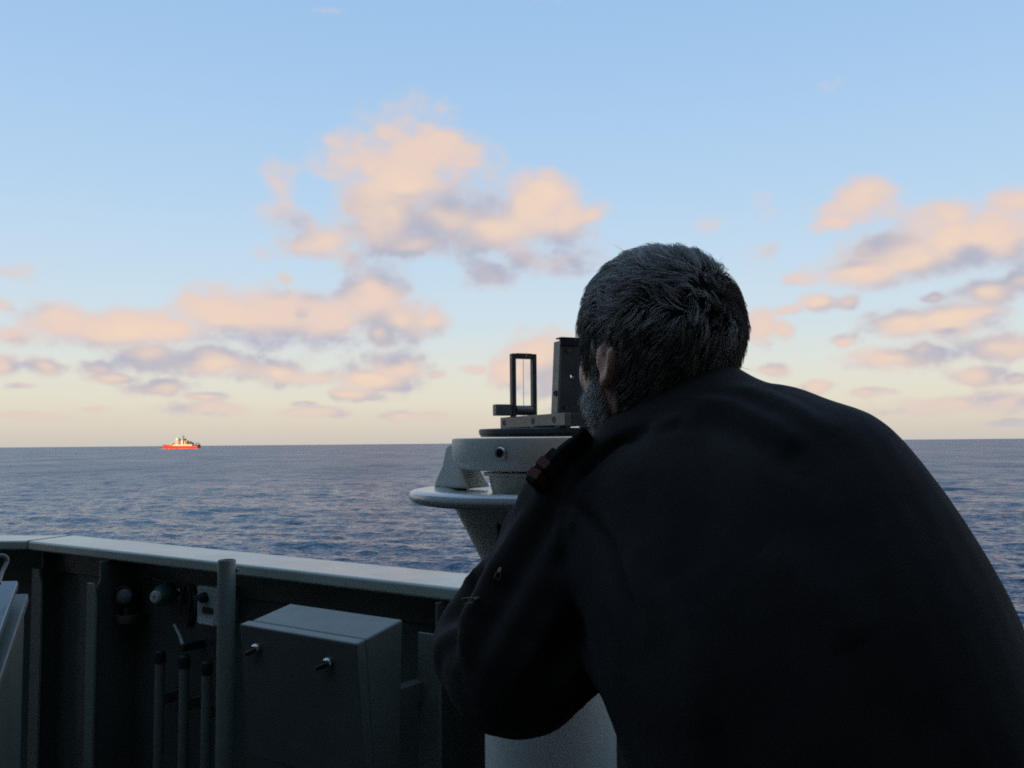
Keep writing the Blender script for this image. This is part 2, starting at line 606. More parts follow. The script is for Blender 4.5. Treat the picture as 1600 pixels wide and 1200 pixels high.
def build(me, co, quads):
    k = quads.shape[1]
    me.vertices.add(len(co))
    me.vertices.foreach_set('co', np.ascontiguousarray(co, np.float32).ravel())
    me.loops.add(quads.size)
    me.loops.foreach_set('vertex_index', np.ascontiguousarray(quads, np.int32).ravel())
    me.polygons.add(len(quads))
    me.polygons.foreach_set('loop_start', np.arange(0, quads.size, k, dtype=np.int32))
    me.polygons.foreach_set('loop_total', np.full(len(quads), k, np.int32))
    me.update(calc_edges=True)


# ------------------------------------------------------------------ the sea
SEA_Z = 1.4 - 9.0


def make_sea():
    rows = [6.0]
    while rows[-1] < 45000:
        r = rows[-1]
        rows.append(r + max(0.16, r * r / (9 * 896) * 0.30) if r < 6000 else r * 1.12)
    rows = np.array(rows)
    fr = R(38)
    th = np.concatenate([np.linspace(-math.pi, -fr, 90)[:-1], np.linspace(-fr, fr, 1000), np.linspace(fr, math.pi, 90)[1:]])
    rr, tt = np.meshgrid(rows, th, indexing='ij')
    X, Y = rr * np.sin(tt), rr * np.cos(tt)
    Z = np.zeros_like(X)
    dr = np.gradient(rows)[:, None]
    g = np.random.default_rng(5)
    lam = np.exp(np.linspace(math.log(0.55), math.log(60), 84))
    for i, L in enumerate(lam):
        k = 2 * math.pi / L
        a = R(205) + g.normal(0, 0.55)
        slope = 0.041 * (1.0 if L < 5 else (5 / L) ** 0.95)
        amp = slope / k
        w = np.clip((L / dr - 1.1) / 1.2, 0, 1)
        kx, ky = k * math.sin(a), k * math.cos(a)
        ph = kx * X + ky * Y + g.uniform(0, 6.28)
        if L < 8:   # patches of livelier water
            w = w * (0.75 + 0.55 * np.sin(X * 0.043 + i) * np.sin(Y * 0.05 + 2 * i))
        Z += w * amp * (np.sin(ph) + 0.22 * np.cos(2 * ph))
    co = np.stack([X, Y, Z + SEA_Z], -1).reshape(-1, 3)
    me = grid_mesh('sea', co, len(rows), len(th))
    m = bpy.data.materials.new('sea_water')
    m.use_nodes = True
    t = NT(m.node_tree)
    b = m.node_tree.nodes['Principled BSDF']
    geo = t.n('ShaderNodeNewGeometry')
    pos = geo.outputs['Position']
    sw = t.noise(t.v('MULTIPLY', pos, (0.004, 0.004, 0.0)), 1.0, 3.0)
    t.l.new(t.mix(sw, (0.009, 0.036, 0.084, 1), (0.014, 0.049, 0.105, 1)), b.inputs['Base Color'])
    b.inputs['IOR'].default_value = 1.333
    dist = t.v('LENGTH', pos)
    gust = t.noise(t.v('MULTIPLY', pos, (0.028, 0.010, 0.0)), 1.0, 5.0, 0.65)
    t.l.new(t.m('ADD', t.ss(dist, 40.0, 330.0, 0.09, 0.28), t.m('MULTIPLY', t.m('SUBTRACT', gust, 0.5), t.ss(dist, 60.0, 300.0, 0.0, 0.4)), clamp=True), b.inputs['Roughness'])
    flat = t.v('MULTIPLY', pos, (1.0, 1.0, 0.0))
    rot = t.n('ShaderNodeVectorRotate', rotation_type='Z_AXIS')
    t.l.new(flat, rot.inputs['Vector'])
    rot.inputs['Angle'].default_value = R(20)
    rp = t.v('MULTIPLY', rot.outputs[0], (0.6, 1.0, 1.0))
    def height(off):
        q = t.v('ADD', rp, off) if any(off) else rp
        return t.m('ADD', t.m('MULTIPLY', t.noise(q, 2.4, 3.0, 0.55), 0.22), t.m('MULTIPLY', t.noise(q, 0.5, 4.0, 0.6, 0.4), 0.85))
    e = 0.06
    h0 = height((0, 0, 0))
    hx = t.m('DIVIDE', t.m('SUBTRACT', height((e, 0, 0)), h0), -e / 0.6)
    hy = t.m('DIVIDE', t.m('SUBTRACT', height((0, e, 0)), h0), -e)
    nv = t.n('ShaderNodeVectorRotate', rotation_type='Z_AXIS')
    t.l.new(t.xyz(hx, hy, 0.0), nv.inputs['Vector'])
    nv.inputs['Angle'].default_value = -R(20)
    dn = t.v('SCALE', nv.outputs[0], scale=t.ss(dist, 60.0, 400.0, 0.75, 1.3))
    t.l.new(t.v('NORMALIZE', t.v('ADD', geo.outputs['Normal'], dn)), b.inputs['Normal'])
    o = finish('sea', me, m, angle=180)
    struct(o)


make_sea()

# ------------------------------------------------------------------ own ship: deck, bulwark, wheelhouse
CAP_Z = 1.10
CAP_T = 0.030
A0 = PZ(742, 897, CAP_Z)          # outer top edge of the cap rail
A1 = PZ(114, 836, CAP_Z)
dirB = (A1 - A0).normalized()     # along the bulwark, going away to the left
nB = Vector((-dirB.y, dirB.x, 0))
if nB.y < 0:
    nB = -nB                       # outboard
I0 = PZ(742, 922, CAP_Z)
CAPW = (A0 - I0).dot(nB)
A2 = A0 - dirB * 3.2
A3 = A1 + Vector((-2.4, 0.10, 0))
n2 = Vector((-(A3 - A1).y, (A3 - A1).x, 0)).normalized()
if n2.y < 0:
    n2 = -n2


def inset(d):
    """polyline parallel to the outer edge, d inboard, mitred at the corner"""
    d1, d2 = dirB, (A3 - A1).normalized()
    p, q = A1 - nB * d, A1 - n2 * d
    # intersect p + s d1 with q + t d2
    det = d1.x * (-d2.y) + d2.x * d1.y
    s = ((q.x - p.x) * (-d2.y) + d2.x * (q.y - p.y)) / det
    return A2 - nB * d, p + d1 * s, A3 - n2 * d


def up(v, z):
    return Vector((v.x, v.y, z))


o0, o1, o2 = inset(0.0)
i0, i1, i2 = inset(CAPW)

bm = bmesh.new()
hp = inset(0.06)
prism(bm, [up(hp[0], 0), up(hp[1], 0), up(hp[2], 0), Vector((-6, 3.0, 0)), Vector((-6, -1.6, 0)), Vector((6, -1.6, 0)), Vector((6, hp[0].y, 0))], (0, 0, -0.02))
struct(obj('deck', bm, M['deck'], smooth=False))

bm = bmesh.new()
prism(bm, [up(inset(0.065)[k], SEA_Z - 1) for k in (0, 1, 2)] + [Vector((-6, -20, SEA_Z - 1)), Vector((6, -20, SEA_Z - 1))], (0, 0, -SEA_Z + 0.97))
struct(obj('ship_side', bm, M['house'], smooth=False))

# the wheelhouse behind the camera; overhang and side screens added unseen to block light
bm = bmesh.new()
cbox(bm, (0, -1.45, 1.45), 12, 0.3, 2.9)
cbox(bm, (0, -0.575, 2.55), 12, 1.45, 0.12)
cbox(bm, (0, 0.18, 2.47), 12, 0.06, 0.28)
cbox(bm, (-2.75, 0.75, 1.25), 0.08, 4.1, 2.46)
cbox(bm, (2.6, -0.5, 1.25), 0.08, 1.6, 2.46)
cbox(bm, (0, -4.2, 3.2), 12, 5.2, 6.4)
struct(obj('wheelhouse_light_block', bm, M['house'], bevel=0.01))

bul = thing('bulwark', up(A0, 0), 'grey painted steel bulwark with a broad flat cap rail running across the ship side', 'bulwark')
# cap rail: two lengths meeting at a mitred weld
for (pa, pb, qa, qb) in ((o0, o1, i0, i1), (o1, o2, i1, i2)):
    e = (pb - pa).normalized() * 0.0015
    bm = bmesh.new()
    P4 = [pa + e, pb - e, qb - e, qa + e]
    prism(bm, [up(v, CAP_Z - CAP_T) for v in P4], (0, 0, CAP_T))
    obj('rail_cap', bm, M['rail'], bul, bevel=0.007, bseg=3)
bm = bmesh.new()
tube(bm, [up(o1 + (i1 - o1) * s, CAP_Z - 0.0045) for s in (0.02, 0.25, 0.5, 0.75, 0.98)], 0.006, n=8)
obj('weld_bead', bm, M['paint'], bul)
PL = 0.075                         # plating inset
pl, pm = inset(PL), inset(PL + 0.008)
for a, b, c, d in ((pl[0], pl[1], pm[0], pm[1]), (pl[1], pl[2], pm[1], pm[2])):
    L = (b - a).length
    dd = (b - a).normalized()
    k = max(1, round(L / 0.75))
    for j in range(k):            # plates with weld seams between them
        s0, s1 = j / k * L, (j + 1) / k * L
        bm = bmesh.new()
        nn = (c - a)
        nn = nn - dd * nn.dot(dd)
        pbox(bm, up(a + dd * (s0 + 0.002), 0.002), dd * (s1 - s0 - 0.004), nn, (0, 0, CAP_Z - CAP_T - 0.004))
        obj('plate', bm, M['paint'], bul, smooth=False)
# a flat bar that runs under the cap
bm = bmesh.new()
a, b = inset(PL + 0.0105)[0:2]
pbox(bm, up(a, CAP_Z - CAP_T - 0.075), b - a, -nB * 0.01, (0, 0, 0.072))
obj('doubler', bm, M['paint'], bul, bevel=0.003)


def on_b(px, py, off):
    """where the sight line through a pixel meets the vertical plane off inboard of the outer edge"""
    d = ray(px, py)
    q = A0 - nB * off
    return CAM + d * ((q - CAM).dot(nB) / d.dot(nB))


def bracket(px, depth=0.15, flange=0.05, top=0.055):
    q = on_b(px, 960, PL + depth)
    base = up(q, 0)
    bm = bmesh.new()
    t = dirB * 0.004
    zt = CAP_Z - CAP_T - 0.002
    w = nB * depth
    prism(bm, [base - t, base - t + w * 0.98, up(base - t + w * 0.98, zt), up(base - t + w * 0.12, zt), up(base - t + w * 0.12, zt - top), up(base - t, zt - top - 0.03)], t * 2)
    br = obj('bracket', bm, M['paint'], bul, bevel=0.0015)
    bm = bmesh.new()
    f = dirB * (flange / 2)
    z1 = zt - top - 0.004
    b2 = base - nB * 0.009
    prism(bm, [b2 + f, b2 - f, up(b2 - f, z1 - 0.05), up(b2 - f * 0.35, z1), up(b2 + f, z1)], nB * 0.008)
    obj('flange', bm, M['pipe'], br, bevel=0.0015)


bracket(146, 0.14, 0.045)
bracket(674, 0.135, 0.058)
bracket(60, 0.07, 0.06)
bracket(1250, 0.14, 0.045)

# open pipe socket in front of the rail
pp = PZ(367, 886, CAP_Z) - nB * 0.024
post = thing('pipe_post', up(pp, 0), 'open topped grey steel pipe post standing against the inner edge of the bulwark rail', 'pipe post')
bm = bmesh.new()
lathe(bm, up(pp, 0), [(0.0215, 0.0), (0.0215, 1.118), (0.0208, 1.1205), (0.0178, 1.1205), (0.0172, 1.118), (0.0172, 0.9), (0, 0.9)], n=32)
obj('pipe', bm, M['pipe'], post)
bm = bmesh.new()
tube(bm, [up(pp + nB * 0.019 + dirB * s, CAP_Z - 0.004 + 0.003 * math.cos(s * 300)) for s in np.linspace(-0.018, 0.018, 9)], 0.005, n=8)
obj('weld_bead', bm, M['paint'], post)
bm = bmesh.new()
lathe(bm, up(pp, 0.0), [(0.05, 0.0), (0.05, 0.008), (0.022, 0.0085)], n=32)
obj('base_flange', bm, M['paint'], post)

# ------------------------------------------------------------------ cabinet on the bulwark
TL = P(374, 975, 1.90)
TR = TL - dirB * ((TL - P(557, 1006, 1.7034)).length)
cabW = (TR - TL).length
ex = (TR - TL).normalized()
en = nB
cz = Vector((0, 0, -0.275)) + en * 0.026      # leans in at the foot
cab = thing('cabinet', TL + cz + ex * cabW / 2 + en * 0.1, 'grey steel cabinet with two turn locks hung low inside the bulwark', 'cabinet')
rise = Vector((0, 0, 0.016))
bm = bmesh.new()
b0 = TL + en * 0.028 + Vector((0, 0, 0.003)) + ex * 0.004
poly = [b0, b0 + cz * 0.985, b0 + cz * 0.985 + en * 0.07, b0 + en * 0.105 + Vector((0, 0, 0.020))]
prism(bm, poly, ex * (cabW - 0.008))
obj('cabinet_body', bm, M['cab'], cab, bevel=0.004, bseg=3)
bm = bmesh.new()
pbox(bm, TL, ex * cabW, cz, en * 0.025 + Vector((0, 0, 0.004)))
door = obj('door', bm, M['cab'], cab, bevel=0.004, bseg=3)
bm = bmesh.new()
pbox(bm, TL + en * 0.0255 + cz * 0.02 + ex * 0.007 + Vector((0, 0, 0.002)), ex * (cabW - 0.014), cz * 0.955, en * 0.0025)
obj('gasket', bm, M['rubber'], cab, smooth=False)
fn = (ex.cross(cz)).normalized()
if fn.dot(en) > 0:
    fn = -fn
for (kx, ky) in ((403, 1012), (515, 1034)):
    d = ray(kx, ky)
    k0 = CAM + d * ((TL - CAM).dot(fn) / d.dot(fn))
    bm = bmesh.new()
    lathe(bm, k0, [(0, -0.001), (0.0105, -0.001), (0.0105, 0.007), (0.0085, 0.011), (0.006, 0.0125), (0.006, 0.0085), (0, 0.0085)], d=fn, n=24)
    kn = obj('turn_lock', bm, M['chrome'], door)
    bm = bmesh.new()
    wv = (-ex * 0.8 + Vector((0, 0, -0.35))).normalized()
    cbox(bm, k0 + fn * 0.011 + wv * 0.008 + Vector((0, 0, -0.003)), 0.034, 0.010, 0.010, wv, fn.cross(wv), fn)
    obj('lock_wing', bm, M['black'], kn, bevel=0.003)
for s in (0.1, 0.9):
    bm = bmesh.new()
    cbox(bm, TL + ex * cabW * s + en * 0.15 + cz * 0.5, 0.03, 0.12, 0.04, ex, en)
    obj('mounting_strap', bm, M['paint'], cab, bevel=0.002)

# ------------------------------------------------------------------ gear stowed along the bulwark
# searchlight
q = on_b(196, 930, PL + 0.06)
fwd = (CAM - q).normalized()
fwd = (fwd + Vector((-0.35, 0, -0.1))).normalized()
lamp = thing('signal_lamp', q, 'round dark signal lamp clipped under the bulwark rail left of the green one', 'signal lamp')
bm = bmesh.new()
lathe(bm, q, [(0, -0.07), (0.018, -0.068), (0.024, -0.03), (0.027, 0.0), (0.029, 0.006), (0.029, 0.016), (0.025, 0.018), (0.024, 0.012)], d=fwd, n=32)
obj('lamp_housing', bm, M['rubber'], lamp)
bm = bmesh.new()
lathe(bm, q, [(0, 0.018), (0.012, 0.017), (0.0235, 0.011)], d=fwd, n=32)
obj('lens', bm, M['glass'], lamp)
bm = bmesh.new()
pz = on_b(199, 966, PL + 0.06)
lathe(bm, pz, [(0, -0.012), (0.027, -0.012), (0.03, 0.0), (0.03, 0.012), (0.026, 0.012), (0.026, 0.0), (0, -0.002)], n=32)
obj('holder_cup', bm, M['brass'], lamp)
bm = bmesh.new()
cbox(bm, pz + nB * 0.035, 0.05, 0.07, 0.012, dirB, nB)
cyl(bm, pz, q - Vector((0, 0, 0.02)), 0.012, 0.009)
obj('lamp_bracket', bm, M['rubber'], lamp, bevel=0.002)
# green round unit with pale knob
q = on_b(255, 930, PL + 0.05)
fwd = ((CAM - q).normalized() + Vector((-0.6, 0, -0.15))).normalized()
gr = thing('alarm_unit', q, 'round green unit with a pale knob under the bulwark rail', 'alarm')
bm = bmesh.new()
lathe(bm, q, [(0, -0.05), (0.026, -0.05), (0.032, -0.02), (0.03, 0.008), (0.02, 0.024), (0.0, 0.027)], d=fwd, n=32)
obj('unit_housing', bm, M['greenp'], gr)
bm = bmesh.new()
lathe(bm, q, [(0, 0.026), (0.017, 0.026), (0.018, 0.034), (0.014, 0.040), (0.005, 0.041), (0.004, 0.036), (0, 0.036)], d=fwd, n=24)
obj('knob', bm, M['pale'], gr)
bm = bmesh.new()
cyl(bm, q - fwd * 0.045, q - fwd * 0.045 + nB * 0.06, 0.012)
obj('stem', bm, M['rubber'], gr)
# coiled lead
q = on_b(300, 938, PL + 0.05)
bm = bmesh.new()
pts = []
for i in range(90):
    th = i / 90 * 2 * math.pi * 3
    rr = 0.036 + 0.004 * math.sin(i * 0.7)
    pts.append(q + dirB * (rr * 0.55 * math.cos(th)) + Vector((0, 0, rr * 1.5 * math.sin(th) - 0.012)) - nB * (0.012 * math.sin(th * 0.31) + 0.01))
tube(bm, pts, 0.0042, n=8)
coil = tag(obj('coiled_lead', bm, M['rubber']), 'coil of black cable hanging left of the pale switch box', 'cable')
cl = coil
# switch box
q0 = on_b(308, 915, PL + 0.075)
q1 = on_b(339, 979, PL + 0.075)
sx = (q1 - q0).dot(-dirB)
sz = q0.z - q1.z
sw = thing('switch_box', q0, 'pale grey switch box with a black rotary knob beside the pipe post', 'switch box')
bm = bmesh.new()
pbox(bm, q0, -dirB * sx, (0, 0, -sz), nB * 0.07)
obj('box_case', bm, M['lightgrey'], sw, bevel=0.003)
bm = bmesh.new()
kc = q0 - dirB * sx * 0.42 + Vector((0, 0, -sz * 0.28))
lathe(bm, kc, [(0, -0.001), (0.014, 0.0), (0.014, 0.012), (0.012, 0.016), (0, 0.016)], d=-nB, n=24)
cbox(bm, kc - nB * 0.02 + dirB * 0.003, 0.034, 0.010, 0.012, dirB, nB)
obj('rotary_knob', bm, M['black'], sw, bevel=0.001)
bm = bmesh.new()
pbox(bm, q0 - dirB * sx * 0.30 + Vector((0, 0, -sz * 0.54)) - nB * 0.002, -dirB * sx * 0.5, (0, 0, -sz * 0.16), nB * 0.003)
obj('indicator_window', bm, M['black'], sw, smooth=False)
bm = bmesh.new()
pbox(bm, q0 - dirB * sx * 0.12 + Vector((0, 0, -sz * 0.82)) - nB * 0.0015, -dirB * sx * 0.72, (0, 0, -sz * 0.17), nB * 0.003)
obj('label_plate', bm, M['paper'], sw, smooth=False)
# three stowage tubes with black heads
LBL = ['leftmost of the three grey tubes with black caps standing below the green unit',
       'middle one of the three grey tubes with black caps left of the pipe post',
       'rightmost of the three grey tubes, the one closest to the pipe post']
for k, (px, py) in enumerate(((250, 1036), (288, 1044), (323, 1054))):
    top = on_b(px, py, PL + 0.07)
    tt = thing('stowage_tube', up(top, 0), LBL[k], 'tube', 'stowage tubes along the bulwark')
    bm = bmesh.new()
    lathe(bm, up(top, 0), [(0.0, 0.01), (0.0135, 0.01), (0.0135, top.z), (0.0115, top.z), (0.0115, top.z - 0.05), (0, top.z - 0.05)], n=24)
    obj('tube_body', bm, M['pipe'], tt)
    bm = bmesh.new()
    lathe(bm, top, [(0, -0.03), (0.0108, -0.03), (0.0108, 0.001), (0.015, 0.002), (0.0165, 0.016), (0.0145, 0.031), (0.008, 0.036), (0, 0.036)], n=24)
    obj('cap', bm, M['rubber'], tt)
    bm = bmesh.new()
    bm.free()
    for dz in (-0.1, -0.6):
        bm = bmesh.new()
        cbox(bm, top + nB * 0.038 + Vector((0, 0, dz)), 0.012, 0.058, 0.03, dirB, nB)
        obj('clip', bm, M['paint'], tt, bevel=0.002)
# short lever leaning from the middle tube's head
a, b = on_b(272, 976, PL + 0.06), on_b(287, 1012, PL + 0.07)
lv = thing('hand_lever', b, 'short pale lever sloping above the middle grey tube', 'lever')
bm = bmesh.new()
tube(bm, [a, a + (b - a) * 0.5 + nB * 0.004, b], [0.004, 0.0045, 0.006], n=10)
obj('lever_rod', bm, M['lightgrey'], lv)
bm = bmesh.new()
cbox(bm, b + nB * 0.03, 0.02, 0.075, 0.02, dirB, nB)
obj('pivot', bm, M['rubber'], lv, bevel=0.003)
bm = bmesh.new()
a2 = on_b(244, 905, PL + 0.05)
tube(bm, [on_b(226, 905, PL + 0.03), on_b(232, 902, PL + 0.05), a2, on_b(262, 912, PL + 0.05)], 0.004, n=8)
tag(obj('cable_loop', bm, M['rubber']), 'thin dark cable looped under the rail above the green unit', 'cable')

# ------------------------------------------------------------------ console at the left edge
c0 = P(28, 907, 1.55)
down = (P(-24, 1050, 1.28) - c0)
lefty = Vector((-0.62, -0.06, 0.0))
con = thing('console', Vector((c0.x - 0.25, c0.y, 0)), 'slope topped grey instrument console at the left edge of the deck', 'console')
nrm = lefty.cross(down).normalized()
if nrm.z < 0:
    nrm = -nrm
bm = bmesh.new()
pbox(bm, c0, lefty, down, -nrm * 0.014)
lid = obj('lid', bm, M['bluegrey'], con, bevel=0.003, bseg=3)
bm = bmesh.new()
e0 = P(43, 917, 1.575) - nrm * 0.012
pbox(bm, e0, lefty * 1.02, down, -nrm * 0.016)
obj('lid_frame', bm, M['paint'], con, bevel=0.003)
bm = bmesh.new()
s0 = e0 - nrm * 0.0165 + lefty * 0.012
prism(bm, [s0, s0 + down, Vector(((s0 + down).x, (s0 + down).y, 0)), Vector((s0.x, s0.y, 0))], lefty * 0.98)
obj('console_body', bm, M['paint'], con, bevel=0.004)
bm = bmesh.new()
hp_ = [P(-20, 905, 1.50), P(-20, 869, 1.50), P(-2, 868, 1.51), P(7, 869, 1.515), P(11, 874, 1.517), P(10, 880, 1.515), P(2, 897, 1.50), P(-2, 912, 1.48)]
tube(bm, [Vector(v) for v in spline([tuple(v) for v in hp_], 5)], 0.0035, n=10)
obj('handle', bm, M['bronze'], con)

# ------------------------------------------------------------------ gyro repeater on its pedestal
PY = 1.40
pc = P(855, 692, PY)
CX, CY = pc.x, pc.y


def zz(py):
    return P(855, py, PY).z


ped = thing('gyro_repeater', (CX, CY, 0), 'cream painted gyro compass repeater on a tall pedestal with a broad round hand rim', 'compass repeater')
k = PY / 1400.0
bm = bmesh.new()
zc = zz(889)
lathe(bm, (CX, CY, 0), [(0.0, 0.02), (100 * k, 0.02), (100 * k, zc - 0.006), (97 * k, zc), (0.0, zc)], n=64)
obj('column', bm, M['cream'], ped)
bm = bmesh.new()
lathe(bm, (CX, CY, 0), [(0, 0.0), (0.19, 0.0), (0.19, 0.018), (0.185, 0.02), (0.0, 0.02)], n=48)
obj('foot_flange', bm, M['cream'], ped)
bm = bmesh.new()
lathe(bm, (CX, CY, 0), [(0, zc), (95 * k, zc), (97 * k, zc + 0.003), (147 * k, zz(787)), (0, zz(787))], n=64)
cone = obj('cone', bm, M['cream'], ped)
bm = bmesh.new()   # round hand rim: a thick rounded dish
zr0, zr1 = zz(783), zz(762)
lathe(bm, (CX, CY, 0), [(140 * k, zr0 + .001), (205 * k, zr0), (211 * k, zr0 + .003), (214.5 * k, zr0 + .008), (215 * k, (zr0 + zr1) / 2 + .001), (213 * k, zr1 - .004),
                        (208 * k, zr1 - .001), (200 * k, zr1), (172 * k, zr1 - .001), (160 * k, zr1 - .003), (150 * k, zr1 - .006), (85 * k, zr1 - .006), (85 * k, zr0 + .002)], n=96, closed=True)
obj('hand_rim', bm, M['cream_gloss'], ped)
bm = bmesh.new()
zb0, zb1 = zz(733), zz(684)
lathe(bm, (CX, CY, 0), [(0, zr1 - .007), (86 * k, zr1 - .006), (89 * k, zr1 + .004), (91 * k, zb0 - .010), (99 * k, zb0 - .0085), (99 * k, zb0 - .004), (0, zb0 - .004)], n=64)
obj('neck', bm, M['cream'], ped)
bm = bmesh.new()
lathe(bm, (CX, CY, 0), [(0, zb0), (120 * k, zb0), (136 * k, zb0 + .003), (144 * k, zb0 + .010), (147.5 * k, zb0 + .02), (148.5 * k, zb1 - .004), (147.5 * k, zb1 - .0008), (145 * k, zb1),
                        (118 * k, zb1), (116 * k, zb1 - .004), (0, zb1 - .004)], n=96)
bowl = obj('bowl', bm, M['cream'], ped)
bm = bmesh.new()
lathe(bm, (CX, CY, 0), [(0, zb1 - .0035), (114 * k, zb1 - .0035), (114 * k, zb1 - .002), (0, zb1 - .002)], n=64)
obj('dial_glass', bm, M['darkglass'], bowl)
# hexagon-socket plug in the bowl wall
bd = (P(783, 706, PY - 0.13) - Vector((CX, CY, zz(706))))
bd.z = 0
bd.normalize()
bp = Vector((CX, CY, zz(706))) + bd * (148 * k - 0.001)
bm = bmesh.new()
lathe(bm, bp, [(0, -0.004), (0.0088, -0.004), (0.0088, 0.004), (0.0076, 0.0055), (0.0056, 0.0055), (0.0050, 0.003), (0.0050, 0.0002), (0, 0.0002)], d=bd, n=24)
plug = obj('plug', bm, M['chrome'], bowl)
bm = bmesh.new()
lathe(bm, bp, [(0, 0.0006), (0.0049, 0.0006), (0.0049, 0.001), (0, 0.001)], d=bd, n=6)
obj('hex_socket', bm, M['black'], plug, smooth=False)
# lugs that carry the bowl on the rim
for ang in (152, -28):
    rd = Vector((math.cos(R(ang)), math.sin(R(ang)), 0))
    td = Vector((-rd.y, rd.x, 0))
    bm = bmesh.new()
    c = Vector((CX, CY, 0))
    r_in, r_out, r_top = 0.128, 0.196, 0.172
    z0, z1 = zr1 - 0.002, zb1 - 0.006
    rings = []
    for (z, ri, ro, hw) in ((z0, r_in - .01, r_out, .034), (z0 + .012, r_in, r_out - .004, .033), (zb0 + .004, r_in + .012, r_out - .014, .029), (z1 - .008, r_in + .016, r_top + .006, .022), (z1, r_in + .016, r_top - .006, .019)):
        rings.append([bm.verts.new(c + rd * ri + td * hw + Vector((0, 0, z))), bm.verts.new(c + rd * ri - td * hw + Vector((0, 0, z))),
                      bm.verts.new(c + rd * ro - td * hw * .8 + Vector((0, 0, z))), bm.verts.new(c + rd * ro + td * hw * .8 + Vector((0, 0, z)))])
    for A, B in zip(rings, rings[1:]):
        bridge(bm, A, B)
    bm.faces.new(rings[0][::-1])
    bm.faces.new(rings[-1])
    obj('lug', bm, M['cream'], ped, bevel=0.006, bseg=4)
# small connector box on the cone
jb = P(781, 828, PY - 0.115)
bm = bmesh.new()
cbox(bm, jb + Vector((0.012, 0.02, 0)), 0.034, 0.04, 0.05)
obj('connector_box', bm, M['black'], cone, bevel=0.004)

# ------------------------------------------------------------------ azimuth circle (sighting device on top of the repeater)
zt = zz(682)
azc = thing('azimuth_circle', (CX, CY, zt), 'dark bronze azimuth sight with two upright vanes resting on the compass repeater', 'azimuth circle')
TH = R(23)
fd = Vector((-math.sin(TH), math.cos(TH), 0))
pd = Vector((math.cos(TH), math.sin(TH), 0))
C0 = Vector((CX, CY, 0))
bm = bmesh.new()
lathe(bm, (CX, CY, zt), [(70 * k, 0.0), (104 * k, 0.0), (104 * k, 0.003), (106 * k, 0.004), (106.5 * k, 0.0105), (105 * k, 0.012), (72 * k, 0.012), (70 * k, 0.011)], n=96, closed=True)
obj('circle_ring', bm, M['vane'], azc)
z0 = zz(667.5)
z1 = zz(649)
HL, HW = 0.122, 0.029
for sgn in (-1, 1):
    for fx in (-0.09, 0.09):
        bm = bmesh.new()
        cbox(bm, C0 + pd * (HW - 0.006) * sgn + fd * fx + Vector((0, 0, (z0 + zt + 0.012) / 2)), 0.012, 0.03, z0 - zt - 0.012, pd, fd)
        obj('pad', bm, M['vane'], azc, bevel=0.001)
bm = bmesh.new()
lathe(bm, C0 - fd * 0.055 - pd * 0.02 + Vector((0, 0, zt + .012)), [(0, 0), (.03, 0), (.03, .004), (0, .004)], n=24)
obj('clamp_disc', bm, M['vane'], azc, bevel=0.001)
rails = []
for sgn in (-1, 1):
    bm = bmesh.new()
    cbox(bm, C0 + pd * (HW - 0.005) * sgn + Vector((0, 0, (z0 + z1) / 2)), 0.010, 2 * HL, z1 - z0, pd, fd)
    rails.append(obj('base_bar', bm, M['bronze'], azc, bevel=0.0012))
for s in (-1, 1):
    bm = bmesh.new()
    cbox(bm, C0 + fd * s * (HL - 0.006) + Vector((0, 0, (z0 + z1) / 2)), 2 * HW - 0.0205, 0.011, z1 - z0 - 0.002, pd, fd)
    obj('cross_piece', bm, M['vane'], azc, bevel=0.001)
for fx in (0.105, -0.01, -0.085):
    sc = C0 - pd * (HW + 0.0003) + fd * fx + Vector((0, 0, (z0 + z1) / 2))
    bm = bmesh.new()
    lathe(bm, sc, [(0, -0.002), (0.0048, -0.002), (0.0048, 0.0006), (0.0034, 0.0006), (0.0030, -0.001), (0, -0.001)], d=-pd, n=20)
    obj('screw', bm, M['black'], rails[0])
# front vane: open frame with sighting wire
FC = C0 + fd * 0.090 + Vector((0, 0, z1))
fh = 100 * (FC.y / 1400.0)
fw = 0.0445
pt = 0.0072
bm = bmesh.new()
for sgn in (-1, 1):
    cbox(bm, FC + pd * sgn * (fw / 2 - pt / 2) + Vector((0, 0, fh / 2 - 0.0005)), pt, 0.012, fh - 0.001, pd, fd)
cbox(bm, FC + Vector((0, 0, fh - 0.0048)), fw - 2 * pt - 0.0004, 0.0115, 0.0088, pd, fd)
fr = obj('front_vane', bm, M['vane'], azc, bevel=0.0011)
bm = bmesh.new()
cyl(bm, FC + Vector((0, 0, 0.002)), FC + Vector((0, 0, fh - 0.0095)), 0.00045, n=6)
obj('sighting_wire', bm, M['chrome'], fr)
bm = bmesh.new()
cyl(bm, FC + pd * 0.003 - fd * 0.0062 + Vector((0, 0, fh - 0.007)), FC + pd * 0.003 - fd * 0.0062 + Vector((0, 0, fh)), 0.0006, n=6)
obj('index_mark', bm, M['paper'], fr)
bm = bmesh.new()
cyl(bm, FC - pd * (fw / 2 - pt - 0.0006) + Vector((0, 0, 0.011)), FC + pd * (fw / 2 - pt - 0.0006) + Vector((0, 0, 0.011)), 0.0082, n=28)
obj('level_tube', bm, M['bronze'], fr)
bm = bmesh.new()
cbox(bm, FC - pd * (fw / 2 + 0.0145) + Vector((0, 0, 0.0115)) + fd * 0.003, 0.0285, 0.016, 0.0185, pd, fd)
obj('level_block', bm, M['bronze'], fr, bevel=0.0012)
# rear vane: tapered plate with a slit and an eye hole
BC = C0 - fd * 0.090 + Vector((0, 0, z1))
bh = 117 * (BC.y / 1400.0)
wb, wt_, th_ = 0.0212, 0.0158, 0.010


def vpt(u, z, f=0.0):
    return BC + pd * u + fd * f + Vector((0, 0, z))


